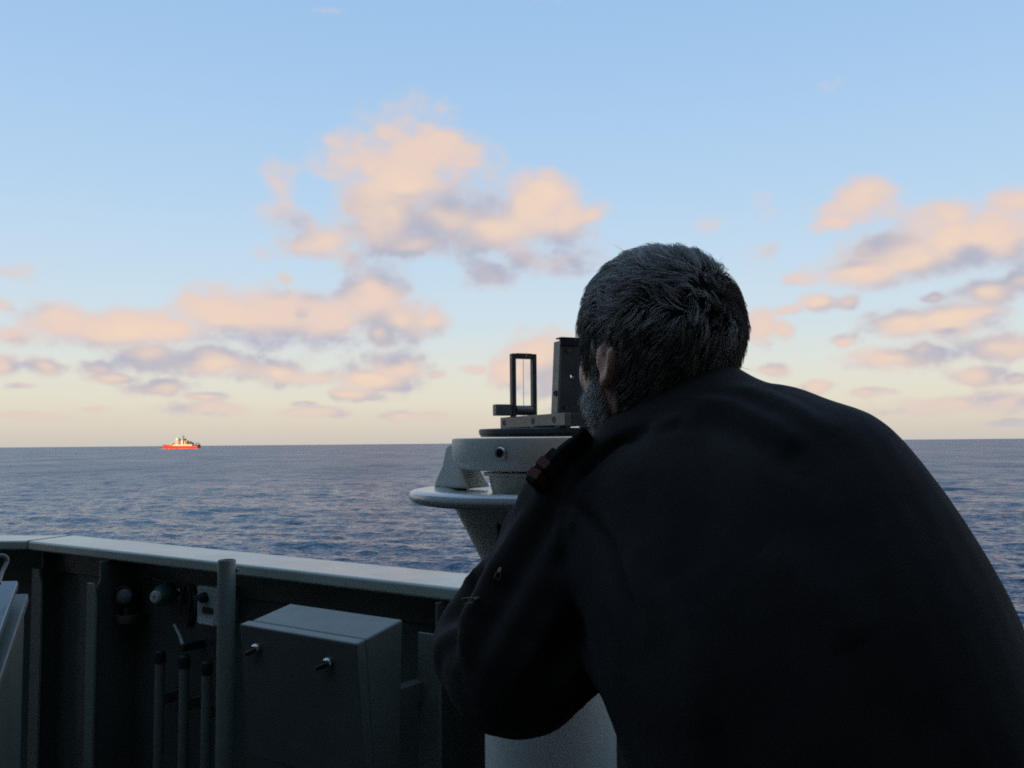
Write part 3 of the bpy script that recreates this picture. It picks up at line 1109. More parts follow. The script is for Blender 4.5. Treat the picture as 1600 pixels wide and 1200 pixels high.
bm = bmesh.new()
zl0, zl1, zh = bh * 0.37, bh * 0.82, bh * 0.50
sl, hr = 0.0011, 0.0033
outer = [(-wb, 0.0), (-wb, bh * .12), (-wt_, bh), (wt_, bh), (wb, bh * .12), (wb, 0.0)]
n_h = 7
half = [(-sl, zl1)] + [(-hr * math.sin(math.pi * (i + .5) / n_h) - 0.0002, zh + hr * math.cos(math.pi * (i + .5) / n_h)) for i in range(n_h)] + [(-sl, zl0)]
inner = half + [(-u, z) for u, z in half[::-1]]
ov = [bm.verts.new(vpt(u, z)) for u, z in outer]
iv = [bm.verts.new(vpt(u, z)) for u, z in inner]
edges = [bm.edges.new((L[i], L[(i + 1) % len(L)])) for L in (ov, iv) for i in range(len(L))]
bmesh.ops.triangle_fill(bm, use_beauty=True, use_dissolve=False, edges=edges)
res = bmesh.ops.extrude_face_region(bm, geom=bm.faces[:])
for v in [g for g in res['geom'] if isinstance(g, bmesh.types.BMVert)]:
    v.co += fd * th_
rv = obj('rear_vane', bm, M['vane'], azc, angle=30)
bm = bmesh.new()
prism(bm, [vpt(-wb - .0042, 0), vpt(-wb - .0002, 0), vpt(-wt_ - .0002, bh - .003), vpt(-wt_ - .0036, bh - .003)], fd * 0.022)
obj('vane_side', bm, M['bronze'], rv, bevel=0.0008)
bm = bmesh.new()
cbox(bm, vpt(0, bh - 0.0052, -0.0018), 2 * wt_ + .009, 0.003, 0.009, pd, fd)
cbox(bm, vpt(0, bh + 0.0011, 0.006), 2 * wt_ + .008, 0.018, 0.002, pd, fd)
obj('vane_head', bm, M['black'], rv, bevel=0.0006)
for (u, z, r_) in ((-0.006, bh * .84, .003), (-wb * .55, bh * .08, .0022)):
    bm = bmesh.new()
    lathe(bm, vpt(u, z, -0.0002), [(0, 0.0002), (r_, 0.0002), (r_, .0018), (r_ * .5, .0018), (r_ * .45, 0.0005), (0, 0.0005)], d=-fd, n=16)
    obj('vane_screw', bm, M['bronze'], rv)
bm = bmesh.new()
lathe(bm, vpt(-wb - .0035, bh * .27, 0.008), [(0, -.001), (.0042, -.001), (.0042, .0012), (.003, .0012), (.0026, 0), (0, 0)], d=-pd, n=18)
obj('oval_hole_dark', bm, M['black'], rv)  # dark disc put in for the shade of the vane's oval hole

# ------------------------------------------------------------------ the man
MAN = thing('person', (0.33, 0.74, 0.0), 'grey haired bearded person in a dark navy jacket bending over the compass repeater', 'person')
HC = P(1026, 543, 1.00)
HS = 0.955
HM = Matrix.Translation(HC) @ Matrix.Rotation(R(6), 4, 'Y') @ Matrix.Rotation(R(28), 4, 'Z') @ Matrix.Rotation(R(-3), 4, 'X')
HM3 = np.array(HM.to_3x3())
HT = np.array(HC)


def headpos(u):
    """unit directions (x right, y face, z up) -> head surface in head coordinates"""
    u = u / np.linalg.norm(u, axis=1, keepdims=True)
    pexp = 2.35
    s = (np.abs(u) ** pexp).sum(1, keepdims=True) ** (-1 / pexp)
    q = u * s
    x, y, z = q[:, 0], q[:, 1], q[:, 2]
    tz = np.clip(-z, 0, 1)
    X = 0.0775 * x * (1 - 0.22 * tz ** 1.8)
    Y = np.where(y > 0, 0.098 * y * (1 - 0.06 * tz), 0.099 * y * (1 - 0.50 * tz ** 1.3))
    Z = np.where(z > 0, 0.110 * z, 0.128 * z)
    Y = Y + np.where(y < 0, -0.006 * np.exp(-((z - 0.15) / 0.4) ** 2) * np.abs(y), 0)
    return np.stack([X, Y, Z], 1)


def to_world(p):
    return p @ HM3.T * HS + HT


def hw(x, y, z):
    return HM @ (Vector((x, y, z)) * HS)


# torso frame
PSI = R(33)
ta = Vector((math.cos(PSI), -math.sin(PSI), 0))      # to his right
tf = Vector((-math.sin(PSI), math.cos(PSI), 0))      # forward
SECT = [  # centre, half width, half depth
    ((.330, .698, .86), .174, .126), ((.316, .733, .98), .170, .124), ((.284, .793, 1.11), .177, .128), ((.245, .856, 1.238), .184, .128),
    ((.212, .914, 1.332), .172, .108), ((.199, .949, 1.388), .126, .084), ((.192, .967, 1.414), .084, .070), ((.182, .998, 1.440), .067, .062)]
SL, SR = Vector((.087, .990, 1.318)), Vector((.308, .866, 1.320))
EL, ER = Vector((.008, .962, 1.160)), Vector((.40, 1.02, 1.13))
WL, WR = Vector((.055, 1.125, 1.268)), Vector((.22, 1.150, 1.268))


def loft(bm, sect, n=36, grow=0.0, sq=2.5):
    sp = spline([(*c, w, d) for c, w, d in sect], 5)
    rings = []
    for i, s in enumerate(sp):
        c = Vector(s[:3])
        t = Vector(sp[min(i + 1, len(sp) - 1)][:3]) - Vector(sp[max(i - 1, 0)][:3])
        t.normalize()
        a = (ta - t * ta.dot(t)).normalized()
        b = t.cross(a).normalized()
        r = []
        for k_ in range(n):
            ph = 2 * math.pi * k_ / n
            cs, sn = math.cos(ph), math.sin(ph)
            m_ = (abs(cs) ** sq + abs(sn) ** sq) ** (-1 / sq)
            r.append(bm.verts.new(c + a * (s[3] + grow) * cs * m_ + b * (s[4] + grow) * sn * m_))
        rings.append(r)
    for A, B in zip(rings, rings[1:]):
        bridge(bm, A, B)
    bm.faces.new(rings[0][::-1])
    bm.faces.new(rings[-1])


def hand(bm, C, o, side):
    """grips the edge of the hand rim at C; o points from the rim towards the wrist"""
    o = Vector(o).normalized()
    z = Vector((0, 0, 1))
    l = z.cross(o).normalized() * side        # towards the thumb
    pc_ = C + o * 0.035 + z * 0.020
    rot = Matrix((o, l, z)).transposed()
    ell(bm, pc_, 0.050, 0.042, 0.016, rot)
    ell(bm, pc_ + o * 0.015 + l * 0.022 - z * .004, 0.035, 0.02, 0.017, rot)
    for i, (f, sp_) in enumerate(((0.92, 0.029), (1.0, 0.0095), (0.95, -0.010), (0.78, -0.028))):
        k0 = C - o * 0.004 + l * sp_ + z * 0.024
        k1 = k0 - o * 0.040 * f + z * 0.006 + l * sp_ * 0.10
        k2 = k1 - o * 0.024 * f - z * 0.010
        k3 = k2 - o * 0.012 * f - z * 0.014
        limb(bm, [k0 + o * .03, k0, k1, k2, k3], [0.010, 0.0098, 0.0090, 0.0082, 0.0072])
    t0 = C + o * 0.055 + l * 0.032 + z * 0.012
    t1 = C + o * 0.028 + l * 0.052 - z * 0.008
    t2 = C + o * 0.004 + l * 0.050 - z * 0.022
    t3 = C - o * 0.016 + l * 0.044 - z * 0.028
    limb(bm, [t0, t1, t2, t3], [0.0135, 0.0115, 0.0105, 0.009])
    return pc_ + o * 0.045


rim_r = 215 * k
zt_rim = zr1


def rim_pt(ang):
    return Vector((CX + math.cos(R(ang)) * rim_r, CY + math.sin(R(ang)) * rim_r, zt_rim - 0.006))


bm = bmesh.new()
# head
ub = bmesh.new()
bmesh.ops.create_icosphere(ub, subdivisions=5, radius=1.0)
uv = np.array([v.co[:] for v in ub.verts])
hp3 = to_world(headpos(uv))
base_i = [bm.verts.new(p) for p in hp3]
for f in ub.faces:
    bm.faces.new([base_i[v.index] for v in f.verts])
ub.free()
HR = HM.to_3x3()
# nose, brow, cheeks, lips, chin
limb(bm, [hw(0, .092, .030), hw(0, .101, .004), hw(0, .110, -.018), hw(0, .106, -.026)], [.009, .0105, .0125, .011])
for s in (-1, 1):
    ell(bm, hw(s * .0115, .104, -.024), .008, .009, .007, HR)
    ell(bm, hw(s * .032, .086, .026), .026, .012, .008, HR)
    ell(bm, hw(s * .040, .062, -.030), .020, .025, .030, HR)
    ell(bm, hw(s * .032, .084, .008), .0135, .0125, .0125, HR)
ell(bm, hw(0, .092, -.052), .026, .012, .006, HR)
ell(bm, hw(0, .090, -.062), .022, .012, .007, HR)
ell(bm, hw(0, .080, -.102), .026, .020, .018, HR)
# ears
for s in (-1, 1):
    cur = []
    for i in range(15):
        a_ = R(118 - i * 22)
        ww = 0.0145 if i < 10 else 0.012
        cur.append(((math.cos(a_) * -1) * ww, math.sin(a_) * 0.028))
    pts = []
    for (u_, z_) in cur:
        back = u_ + 0.014
        pts.append(hw(s * (.0760 + back * 0.27), -.006 - back * 0.84, z_ - .022))
    limb(bm, pts[1:], [.0046] * (len(pts) - 1), sub=1)
    ell(bm, hw(s * .0785, -.016, -.022), 0.0036, .011, .026, HR @ Matrix.Rotation(R(-s * 18), 3, 'Z'))
    ell(bm, hw(s * .076, -.008, -.049), .0055, .008, .009, HR)
    ell(bm, hw(s * .074, -.006, -.022), .012, .010, .020, HR)
# neck and trunk
nk = Vector(SECT[-1][0])
limb(bm, [hw(0, -.012, -.05), (hw(0, -.005, -.09) + nk) / 2 + Vector((0, 0, .0)), nk, nk + Vector((0.01, -.02, -.06))], [.056, .055, .060, .066])
limb(bm, [hw(0, .03, -.085), nk + tf * 0.03], [.045, .05])
loft(bm, [(c, w * .80, d * .78) for c, w, d in SECT[:-1]], grow=0.0)
for (s_, e_, w_, ang, sd) in ((SL, EL, WL, 274, 1), (SR, ER, WR, 304, -1)):
    rp_ = rim_pt(ang)
    out = Vector((rp_.x - CX, rp_.y - CY, 0)).normalized()
    wr = hand(bm, rp_, out + Vector((0, 0, -0.35)), sd)
    limb(bm, [s_, (s_ + e_) / 2, e_, (e_ + wr) / 2, wr], [.055, .048, .042, .040, .028])
# legs under the clothes
hipc = Vector(SECT[0][0])
FEET = []
for s in (-1, 1):
    hp_j = hipc + ta * (s * .09) + Vector((0, 0, .02))
    kn_ = hipc + ta * (s * .11) + tf * .04 + Vector((0, 0, -.37))
    an = hipc + ta * (s * .12) - tf * .02 + Vector((0, 0, -.77))
    an.z = 0.09
    FEET.append((an, s))
    limb(bm, [hp_j, (hp_j + kn_) / 2, kn_, (kn_ + an) / 2, an], [.085, .074, .054, .052, .036])
    limb(bm, [an - tf * .03 - Vector((0, 0, .045)), an + tf * .07 - Vector((0, 0, .055)), an + tf * .15 - Vector((0, 0, .062))], [.032, .032, .024])
body_me = remesh(bm, 0.0040, 4, 0.5)
finish('body', body_me, M['skin'], MAN, angle=180)

# eyes
for s in (-1, 1):
    bm = bmesh.new()
    ell(bm, hw(s * .032, .0905, .006), .0098, .0098, .0098, sub=3)
    ey = obj('eye', bm, M['eyewhite'], MAN, angle=180)
    bm = bmesh.new()
    ell(bm, hw(s * .032, .0965, .0055), .0050, .0050, .0050, sub=2)
    obj('iris', bm, M['rubber'], ey, angle=180)
    bm = bmesh.new()
    ell(bm, hw(s * .032, .0895, .0125), .0125, .0115, .0062, HR, sub=3)
    obj('eyelid', bm, M['skin'], MAN, angle=180)
# ---- jacket
bm = bmesh.new()
loft(bm, SECT, grow=0.0)
ell(bm, SL, .086, .088, .080)
ell(bm, SR, .088, .092, .084)
limb(bm, [SL, SL + (EL - SL) * .5, EL + Vector((.006, 0, .02)), EL], [.084, .082, .076, .072], sub=3)
ell(bm, EL + Vector((-.032, .050, .008)), .066, .075, .070)
limb(bm, [EL + Vector((-.015, .02, .0)), EL + (WL - EL) * .45 + Vector((-.018, 0, -.005)), WL + Vector((0, -.035, -.028)), WL + Vector((0, -.015, -.012))], [.073, .066, .050, .042], sub=3)
limb(bm, [SR, SR + (ER - SR) * .5, ER], [.088, .082, .075], sub=3)
limb(bm, [ER, ER + (WR - ER) * .5, WR + (ER - WR) * .12], [.072, .060, .042], sub=3)
# trapezius / upper back fill between neck and shoulders
for S_, r_, li in ((SL, .060, .020), (SR, .062, .002)):
    limb(bm, [Vector(SECT[5][0]) + Vector((0, -.01, -.01)), (Vector(SECT[5][0]) + S_) / 2 + Vector((0, 0, li)), S_], [.078, (r_ + .076) / 2, r_ + .009], sub=3)
jk = remesh(bm, 0.0038, 12, 0.5)


def displace(me):
    n = len(me.vertices)
    co = np.empty(n * 3, np.float32)
    me.vertices.foreach_get('co', co)
    co = co.reshape(-1, 3).astype(float)
    nr = np.empty(n * 3, np.float32)
    me.vertices.foreach_get('normal', nr)
    nr = nr.reshape(-1, 3).astype(float)
    D = np.zeros(n)
    # slow undulation of the cloth
    for kx, amp in ((14, .0022), (23, .0013), (41, .0006)):
        g = np.random.default_rng(int(kx))
        for _ in range(5):
            v = g.normal(size=3)
            v /= np.linalg.norm(v)
            D += amp * .6 * np.sin(co @ v * kx * 1.7 + g.uniform(0, 6.28))

    def seg_frame(a, b, r):
        a, b = np.array(a), np.array(b)
        L = np.linalg.norm(b - a)
        d = (b - a) / L
        rel = co - a
        s = rel @ d
        w = rel - s[:, None] * d
        dist = np.linalg.norm(w, axis=1)
        h = np.array(basis(Vector(d))[0])
        g = np.cross(d, h)
        ang = np.arctan2(w @ g, w @ h)
        m = np.exp(-np.clip(dist - r, 0, 1) ** 2 / .0006) * np.clip((s + .02) / .05, 0, 1) * np.clip((L + .03 - s) / .05, 0, 1)
        return s, ang, m
    # long folds down the left upper arm
    s, ang, m = seg_frame(SL, EL, .085)
    D += m * (.0055 * np.sin(ang * 7 + 9 * s + .8 * np.sin(s * 30)) + .0030 * np.sin(ang * 12 - 14 * s))
    # folds across the elbow and forearm
    s, ang, m = seg_frame(EL, WL, .075)
    D += m * (.0062 * np.sin(s * 95 + 1.3 * np.sin(ang * 2)) + .0034 * np.sin(s * 160 + ang * 2))
    s, ang, m = seg_frame(SR, ER, .085)
    D += m * .003 * np.sin(ang * 6 + 10 * s)

    def ridge(pts, amp, wid):
        sp = np.array(spline(pts, 10))
        d2 = np.full(n, 9.0)
        tt = np.zeros(n)
        for i, p in enumerate(sp):
            q = ((co - p) ** 2).sum(1)
            b = q < d2
            d2[b] = q[b]
            tt[b] = i / len(sp)
        return amp * np.exp(-d2 / (2 * wid * wid)) * np.clip(np.sin(np.pi * np.clip(tt * .96 + .02, 0, 1)) * 1.6, 0, 1)

    def surf(px, py):
        """nearest vertex of the cloth along a sight line"""
        d = np.array(ray(px, py).normalized())
        rel = co - np.array(CAM)
        s_ = rel @ d
        off = np.linalg.norm(rel - s_[:, None] * d, axis=1)
        s_ = np.where(off < .009, s_, 99)
        i = int(np.argmin(s_))
        return tuple(co[i]) if s_[i] < 50 else None

    def path(*pp):
        q = [surf(*p) for p in pp]
        return [p for p in q if p is not None]
    for pth, amp, wid in (
            (path((1075, 612), (1130, 625), (1200, 655), (1265, 690)), .006, .010),
            (path((1050, 640), (1110, 648), (1190, 682), (1250, 722)), -.006, .011),
            (path((1130, 592), (1190, 610), (1250, 632), (1310, 668)), .005, .009),
            (path((1085, 603), (1150, 612), (1215, 640)), -.004, .006),
            (path((1000, 668), (1040, 648), (1085, 640)), .005, .008),
            (path((960, 690), (1010, 664), (1060, 655)), -.004, .007),
            (path((1180, 850), (1270, 900), (1350, 990)), .004, .014),
            (path((1020, 900), (1060, 1010), (1090, 1150)), .004, .014),
            # armhole seam and the side seam running down from it
            (path((1005, 655), (950, 680), (905, 722), (880, 768)), -.0100, .0045),
            (path((880, 768), (905, 800), (935, 850), (960, 905), (985, 975)), -.0085, .0045),
            (path((878, 762), (870, 820), (868, 880)), -.006, .005)):
        if len(pth) > 1:
            D += ridge(pth, amp, wid)
    co += nr * D[:, None]
    me.vertices.foreach_set('co', co.astype(np.float32).ravel())
    me.update()
    return surf, path


surf, path = displace(jk)
jacket = finish('jacket', jk, M['cloth'], MAN, angle=180)

# standing collar
bm = bmesh.new()
cs = []
for i in range(41):
    ph = R(-250 + i * 320 / 40)
    cs.append(ph)
cu = (HC - nk).normalized()
cu = (cu + Vector((0, 0, 1)) * .9 + tf * .45 - ta * .30).normalized()
ca_ = (ta - cu * ta.dot(cu)).normalized()
cb_ = cu.cross(ca_)
prof = []
for (r, h) in ((.083, -.03), (.078, -.008), (.0765, .012), (.0785, .019), (.0745, .0195), (.0715, .012), (.073, -.03)):
    row = []
    for ph in cs:
        bk = 0.5 - 0.5 * math.sin(ph)
        row.append(bm.verts.new(nk + Vector((0, 0, .002)) + ca_ * r * math.cos(ph) * 1.02 + cb_ * r * math.sin(ph) * 1.0 + cu * (h * (0.85 + .25 * bk) - .004)))
    prof.append(row)
for A, B in zip(prof, prof[1:] + prof[:1]):
    for j in range(len(A) - 1):
        bm.faces.new((A[j], A[j + 1], B[j + 1], B[j]))
bm.faces.new([r_[0] for r_ in prof])
bm.faces.new([r_[-1] for r_ in prof][::-1])
obj('collar', bm, M['cloth'], jacket, angle=60)

# shoulder strap with a rank slide
def strap_strip(bm, line, wdir, w, t):
    prev = None
    for i, p in enumerate(line):
        d = (line[min(i + 1, len(line) - 1)] - line[max(i - 1, 0)]).normalized()
        s = (wdir - d * wdir.dot(d)).normalized()
        n_ = s.cross(d).normalized()
        if n_.z < 0:
            n_ = -n_
        r = [bm.verts.new(p + s * a * w / 2 + n_ * b * t / 2) for a, b in ((-1, -1), (1, -1), (1, 1), (-1, 1))]
        if prev:
            bridge(bm, prev, r)
        else:
            bm.faces.new(r[::-1])
        prev = r
    bm.faces.new(prev)


up_n = Vector((-.55, -.25, .80)).normalized()
sl_pts = [Vector(v) + up_n * .006 for v in path((918, 676), (896, 698), (872, 718), (852, 740), (836, 764))]
line = [Vector(v) for v in spline([tuple(v) for v in sl_pts], 6)]
wd = Vector((0.45, 0.8, -0.1))
bm = bmesh.new()
strap_strip(bm, line, wd, .048, .006)
ep = obj('epaulette', bm, M['cloth'], MAN, bevel=0.002)
bm = bmesh.new()
strap_strip(bm, [v + up_n * .001 for v in line[12:]], wd, .051, .011)
rs_ = obj('rank_slide', bm, M['cloth'], ep, bevel=0.002)
for (a_, b_) in ((15, 18), (19, 22)):
    bm = bmesh.new()
    strap_strip(bm, [v + up_n * .001 for v in line[a_:b_ + 1]], wd, .0525, .0135)
    obj('rank_stripe', bm, M['redcloth'], ep, bevel=0.001)

# zip pulls on the sleeve
for (px, py, L_, an) in ((729, 939, .011, 8), (776, 900, .006, 70)):
    sp0 = surf(px + 14, py)
    Y_ = sp0[1] - .003 if sp0 else 1.0
    c_ = P(px + 2, py, Y_)
    ux = Vector((math.cos(R(an)), 0, math.sin(R(an))))
    uz = Vector((-ux.z, 0, ux.x))
    bm = bmesh.new()
    lp = [c_ + ux * (a_ * L_ / 2) + uz * (b_ * .0032) for a_, b_ in ((-1, -1), (1, -.7), (1, .7), (-1, 1))]
    lp = lp + [lp[0]]
    pts = []
    for a_, b_ in zip(lp, lp[1:]):
        pts += [a_.lerp(b_, s_) for s_ in (0.1, .5, .9)]
    pts.append(pts[0])
    tube(bm, pts, .0008, n=8, caps=False)
    cyl(bm, c_ + ux * L_ * .5, c_ + ux * (L_ * .5 + .005) + Vector((0, .006, 0)), .0022, n=8)
    obj('zip_pull', bm, M['brass'], jacket)

# trousers and shoes
bm = bmesh.new()
loft(bm, [((.347, .688, .80), .178, .118), ((.345, .692, .87), .180, .120), ((.336, .716, .95), .172, .114)])
for an, s in FEET:
    hp_j = hipc + ta * (s * .088)
    kn_ = hipc + ta * (s * .11) + tf * .035 + Vector((0, 0, -.37))
    limb(bm, [hp_j, (hp_j + kn_) / 2, kn_, (kn_ + an) / 2, Vector((an.x, an.y, .07))], [.098, .090, .074, .070, .066], sub=3)
finish('trousers', remesh(bm, .008, 5), M['trous'], MAN, angle=180)
for an, s in FEET:
    bm = bmesh.new()
    b_ = Vector((an.x, an.y, 0))
    limb(bm, [b_ - tf * .035 + Vector((0, 0, .045)), b_ + tf * .07 + Vector((0, 0, .043)), b_ + tf * .16 + Vector((0, 0, .038))], [.044, .046, .036])
    cbox(bm, b_ + tf * .06 + Vector((0, 0, .012)), .088, .25, .022, ta, tf)
    limb(bm, [b_ + Vector((0, 0, .04)), b_ + Vector((0, 0, .10))], [.046, .046])
    finish('shoe', remesh(bm, .005, 4), M['shoe'], MAN, angle=180)


# ---- hair and beard
def strands_mesh(paths, rad, shade, name):
    """paths (n, k, 3) -> thin three-sided tapering strands"""
    n, kk, _ = paths.shape
    tan = np.gradient(paths, axis=1)
    tan /= np.linalg.norm(tan, axis=2, keepdims=True) + 1e-9
    ref = np.zeros_like(tan)
    ref[..., 0], ref[..., 1], ref[..., 2] = .31, .52, .79
    a = np.cross(tan, ref)
    a /= np.linalg.norm(a, axis=2, keepdims=True) + 1e-9
    b = np.cross(tan, a)
    s = np.linspace(0, 1, kk)
    r = rad[:, None] * (1 - 0.85 * s[None, :] ** 1.5)
    vs = []
    for j in range(3):
        ph = 2 * math.pi * j / 3
        vs.append(paths + a * (r * math.cos(ph))[..., None] + b * (r * math.sin(ph))[..., None])
    co = np.stack(vs, 2).reshape(-1, 3)
    base = (np.arange(n)[:, None] * kk + np.arange(kk - 1)[None, :]) * 3
    q = []
    for j in range(3):
        j2 = (j + 1) % 3
        q.append(np.stack([base + j, base + j2, base + 3 + j2, base + 3 + j], -1).reshape(-1, 4))
    me = bpy.data.meshes.new(name)
    return co, np.concatenate(q), np.repeat(shade, kk * 3)


def nfield(u, seed, f):
    g = np.random.default_rng(seed)
    out = np.zeros_like(u)
    for _ in range(6):
        v = g.normal(size=(3, 3)) * f
        out += np.sin(u @ v.T + g.uniform(0, 6.28, 3))
    return out / 2.4


WHORL = HM3.T @ np.array([.42, -.80, .40])
WHORL /= np.linalg.norm(WHORL)


def zline(u):
    y = u[:, 1]
    return np.interp(y, [-1, -.6, -.35, -.22, -.10, .02, .12, .30, .42, .60, .80, 1.0], [-.92, -.88, -.66, -.36, -.10, .00, -.30, -.26, .08, .36, .50, .56])


def surface_normal(u, eps=.01):
    a = np.cross(u, np.array([.3, .5, .8]))
    a /= np.linalg.norm(a, axis=1, keepdims=True)
    b = np.cross(u, a)
    p = headpos(u)
    n = np.cross(headpos(u + a * eps) - p, headpos(u + b * eps) - p)
    n /= np.linalg.norm(n, axis=1, keepdims=True)
    n *= np.sign((n * u).sum(1, keepdims=True))
    return n


def flow(u):
    w = WHORL
    away = -(w[None] - u * (u @ w)[:, None])
    away /= np.linalg.norm(away, axis=1, keepdims=True) + .05
    sw_ = np.cross(u, np.broadcast_to(w, u.shape))
    f = away + .35 * sw_ * np.exp(-((1 - u @ w) / .35) ** 2)[:, None] * 2.2
    f = f + .60 * nfield(u, 3, 4.0) + .45 * nfield(u, 4, 10.0)
    low = np.clip(.25 - u[:, 2], 0, 1)[:, None]
    f = f + low * np.array([0, -.25, -1.0])
    near_w = np.exp(-((1 - u @ w) / .06) ** 2)[:, None]
    f = f * (1 - .7 * near_w) + near_w * 1.2 * nfield(u, 6, 30.0)
    f = f - u * (f * u).sum(1, keepdims=True)
    return f / (np.linalg.norm(f, axis=1, keepdims=True) + 1e-6)


def grow(u, length, lift, kk):
    paths = np.zeros((len(u), kk, 3))
    step = length / (kk - 1)
    cur = u.copy()
    for j in range(kk):
        s = j / (kk - 1)
        p = headpos(cur)
        off = lift * np.sin(min(s * 1.15, 1) * math.pi / 2) * (1 - .15 * s)
        paths[:, j] = p + surface_normal(cur) * off[:, None]
        if j < kk - 1:
            cur = cur + flow(cur) * (step / .095)[:, None]
            cur /= np.linalg.norm(cur, axis=1, keepdims=True)
    return paths


def sphere_pts(n, g):
    v = g.normal(size=(n, 3))
    return v / np.linalg.norm(v, axis=1, keepdims=True)


def make_hair():
    g = np.random.default_rng(21)
    u = sphere_pts(70000, g)
    edge = u[:, 2] - zline(u) - .05 * nfield(u, 8, 7)[:, 0]
    u = u[edge > 0]
    edge = edge[edge > 0]
    u = u[:26000]
    edge = edge[:26000]
    uc = sphere_pts(3200, g)
    uc = uc[uc[:, 2] - zline(uc) > -.02][:1500]
    KK = 7

    def length(x):
        top = np.clip((x[:, 2] - .0) / .6, 0, 1)
        nape = np.clip((-x[:, 2] - .2) / .4, 0, 1)
        return .017 + .015 * top + .006 * nape

    def lift(x):
        top = np.clip((x[:, 2] + .1) / .6, 0, 1)
        return .0065 + .0045 * top
    lc = length(uc) * g.uniform(.85, 1.15, len(uc))
    pcg = grow(uc, lc, lift(uc) * g.uniform(.45, 1.55, len(uc)), KK)
    near = np.empty(len(u), int)
    for i in range(0, len(u), 2000):
        near[i:i + 2000] = np.argmax(u[i:i + 2000] @ uc.T, 1)
    ln = length(u) * g.uniform(.7, 1.2, len(u)) * np.clip(.45 + edge * 5, .45, 1)
    lf = lift(u) * g.uniform(.25, 1.25, len(u)) * np.clip(.35 + edge * 5, .35, 1)
    pa = grow(u, ln, lf, KK)
    s = np.linspace(0, 1, KK)[None, :, None]
    cl_ = g.uniform(.3, .85, len(u))[:, None, None]
    tip = pcg[near] + (pa[:, :1] - pcg[near][:, :1]) * .30
    pa = pa + (tip - pa) * cl_ * s ** 1.2
    fly = g.random(len(u)) < .004
    side = np.cross(np.gradient(pa, axis=1), pa)
    side /= np.linalg.norm(side, axis=2, keepdims=True) + 1e-9
    phc = g.uniform(0, 6.28, len(uc))[near][:, None, None]
    pa += side * .0022 * np.sin(s * g.uniform(3.5, 6.5, len(uc))[near][:, None, None] + phc) * s
    pa[fly] += (g.normal(size=(fly.sum(), 1, 3)) * .006 + (pa[fly][:, :1] * .025)) * s ** 2
    cs_ = g.beta(.9, 1.5, len(uc))
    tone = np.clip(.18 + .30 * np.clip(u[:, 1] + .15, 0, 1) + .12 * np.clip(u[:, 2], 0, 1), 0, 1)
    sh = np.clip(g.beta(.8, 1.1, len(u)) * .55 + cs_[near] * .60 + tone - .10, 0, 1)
    pw = to_world(pa.reshape(-1, 3)).reshape(pa.shape)
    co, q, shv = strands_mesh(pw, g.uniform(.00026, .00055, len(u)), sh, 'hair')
    # scalp cap under the strands
    ub = bmesh.new()
    bmesh.ops.create_icosphere(ub, subdivisions=5, radius=1.0)
    uv_ = np.array([v.co[:] for v in ub.verts])
    keep = uv_[:, 2] - zline(uv_) > .035
    idx = -np.ones(len(uv_), int)
    cap = to_world(headpos(uv_) + surface_normal(uv_) * .0035)
    idx[keep] = np.arange(keep.sum()) + len(co)
    tri = [[idx[v.index] for v in f.verts] for f in ub.faces]
    tri = np.array([t_ for t_ in tri if min(t_) >= 0])
    ub.free()
    co = np.concatenate([co, cap[keep]])
    shv = np.concatenate([shv, np.full(keep.sum(), .04)])
    me = bpy.data.meshes.new('hair')
    loops = np.concatenate([q.ravel(), tri.ravel()])
    me.vertices.add(len(co))
    me.vertices.foreach_set('co', co.astype(np.float32).ravel())
    me.loops.add(len(loops))
    me.loops.foreach_set('vertex_index', loops.astype(np.int32))
    me.polygons.add(len(q) + len(tri))
    st = np.concatenate([np.arange(len(q)) * 4, len(q) * 4 + np.arange(len(tri)) * 3])
    me.polygons.foreach_set('loop_start', st.astype(np.int32))
    me.polygons.foreach_set('loop_total', np.concatenate([np.full(len(q), 4), np.full(len(tri), 3)]).astype(np.int32))
    me.update(calc_edges=True)
    at = me.attributes.new('shade', 'FLOAT', 'POINT')
    at.data.foreach_set('value', shv.astype(np.float32))
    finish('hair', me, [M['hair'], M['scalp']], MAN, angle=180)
    me.polygons.foreach_set('material_index', np.concatenate([np.zeros(len(q)), np.ones(len(tri))]).astype(np.int32))


def make_beard():
    g = np.random.default_rng(31)
    u = sphere_pts(90000, g)
    x, y, z = np.abs(u[:, 0]), u[:, 1], u[:, 2]
    upper = np.interp(y, [-.1, .1, .3, .5, .7, .85, 1], [-.45, -.25, -.34, -.42, -.36, -.30, -.28])
    mask = (y > .02) & (z < upper - .05 * g.random(len(u))) & (z > -.97) & ~((y > .78) & (z > -.50) & (z < -.38) & (x < .25))
    u = u[mask][:9000]
    KK = 5
    pts = np.zeros((len(u), KK, 3))
    n = surface_normal(u)
    p = headpos(u)
    L = g.uniform(.006, .014, len(u))
    dirs = n * .75 + np.array([0, -.15, -.9]) + g.normal(size=u.shape) * .28
    dirs /= np.linalg.norm(dirs, axis=1, keepdims=True)
    for j in range(KK):
        s = j / (KK - 1)
        pts[:, j] = p + dirs * (L * s)[:, None] + np.array([0, 0, -.004]) * s * s + n * .001
    sh = np.clip(g.beta(1.1, 1.0, len(u)) + .22, 0, 1)
    pw = to_world(pts.reshape(-1, 3)).reshape(pts.shape)
    co, q, shv = strands_mesh(pw, g.uniform(.00022, .00036, len(u)), sh, 'beard')
    me = bpy.data.meshes.new('beard')
    build(me, co, q)
    at = me.attributes.new('shade', 'FLOAT', 'POINT')
    at.data.foreach_set('value', shv.astype(np.float32))
    finish('beard', me, M['beard'], MAN, angle=180)


make_hair()
make_beard()

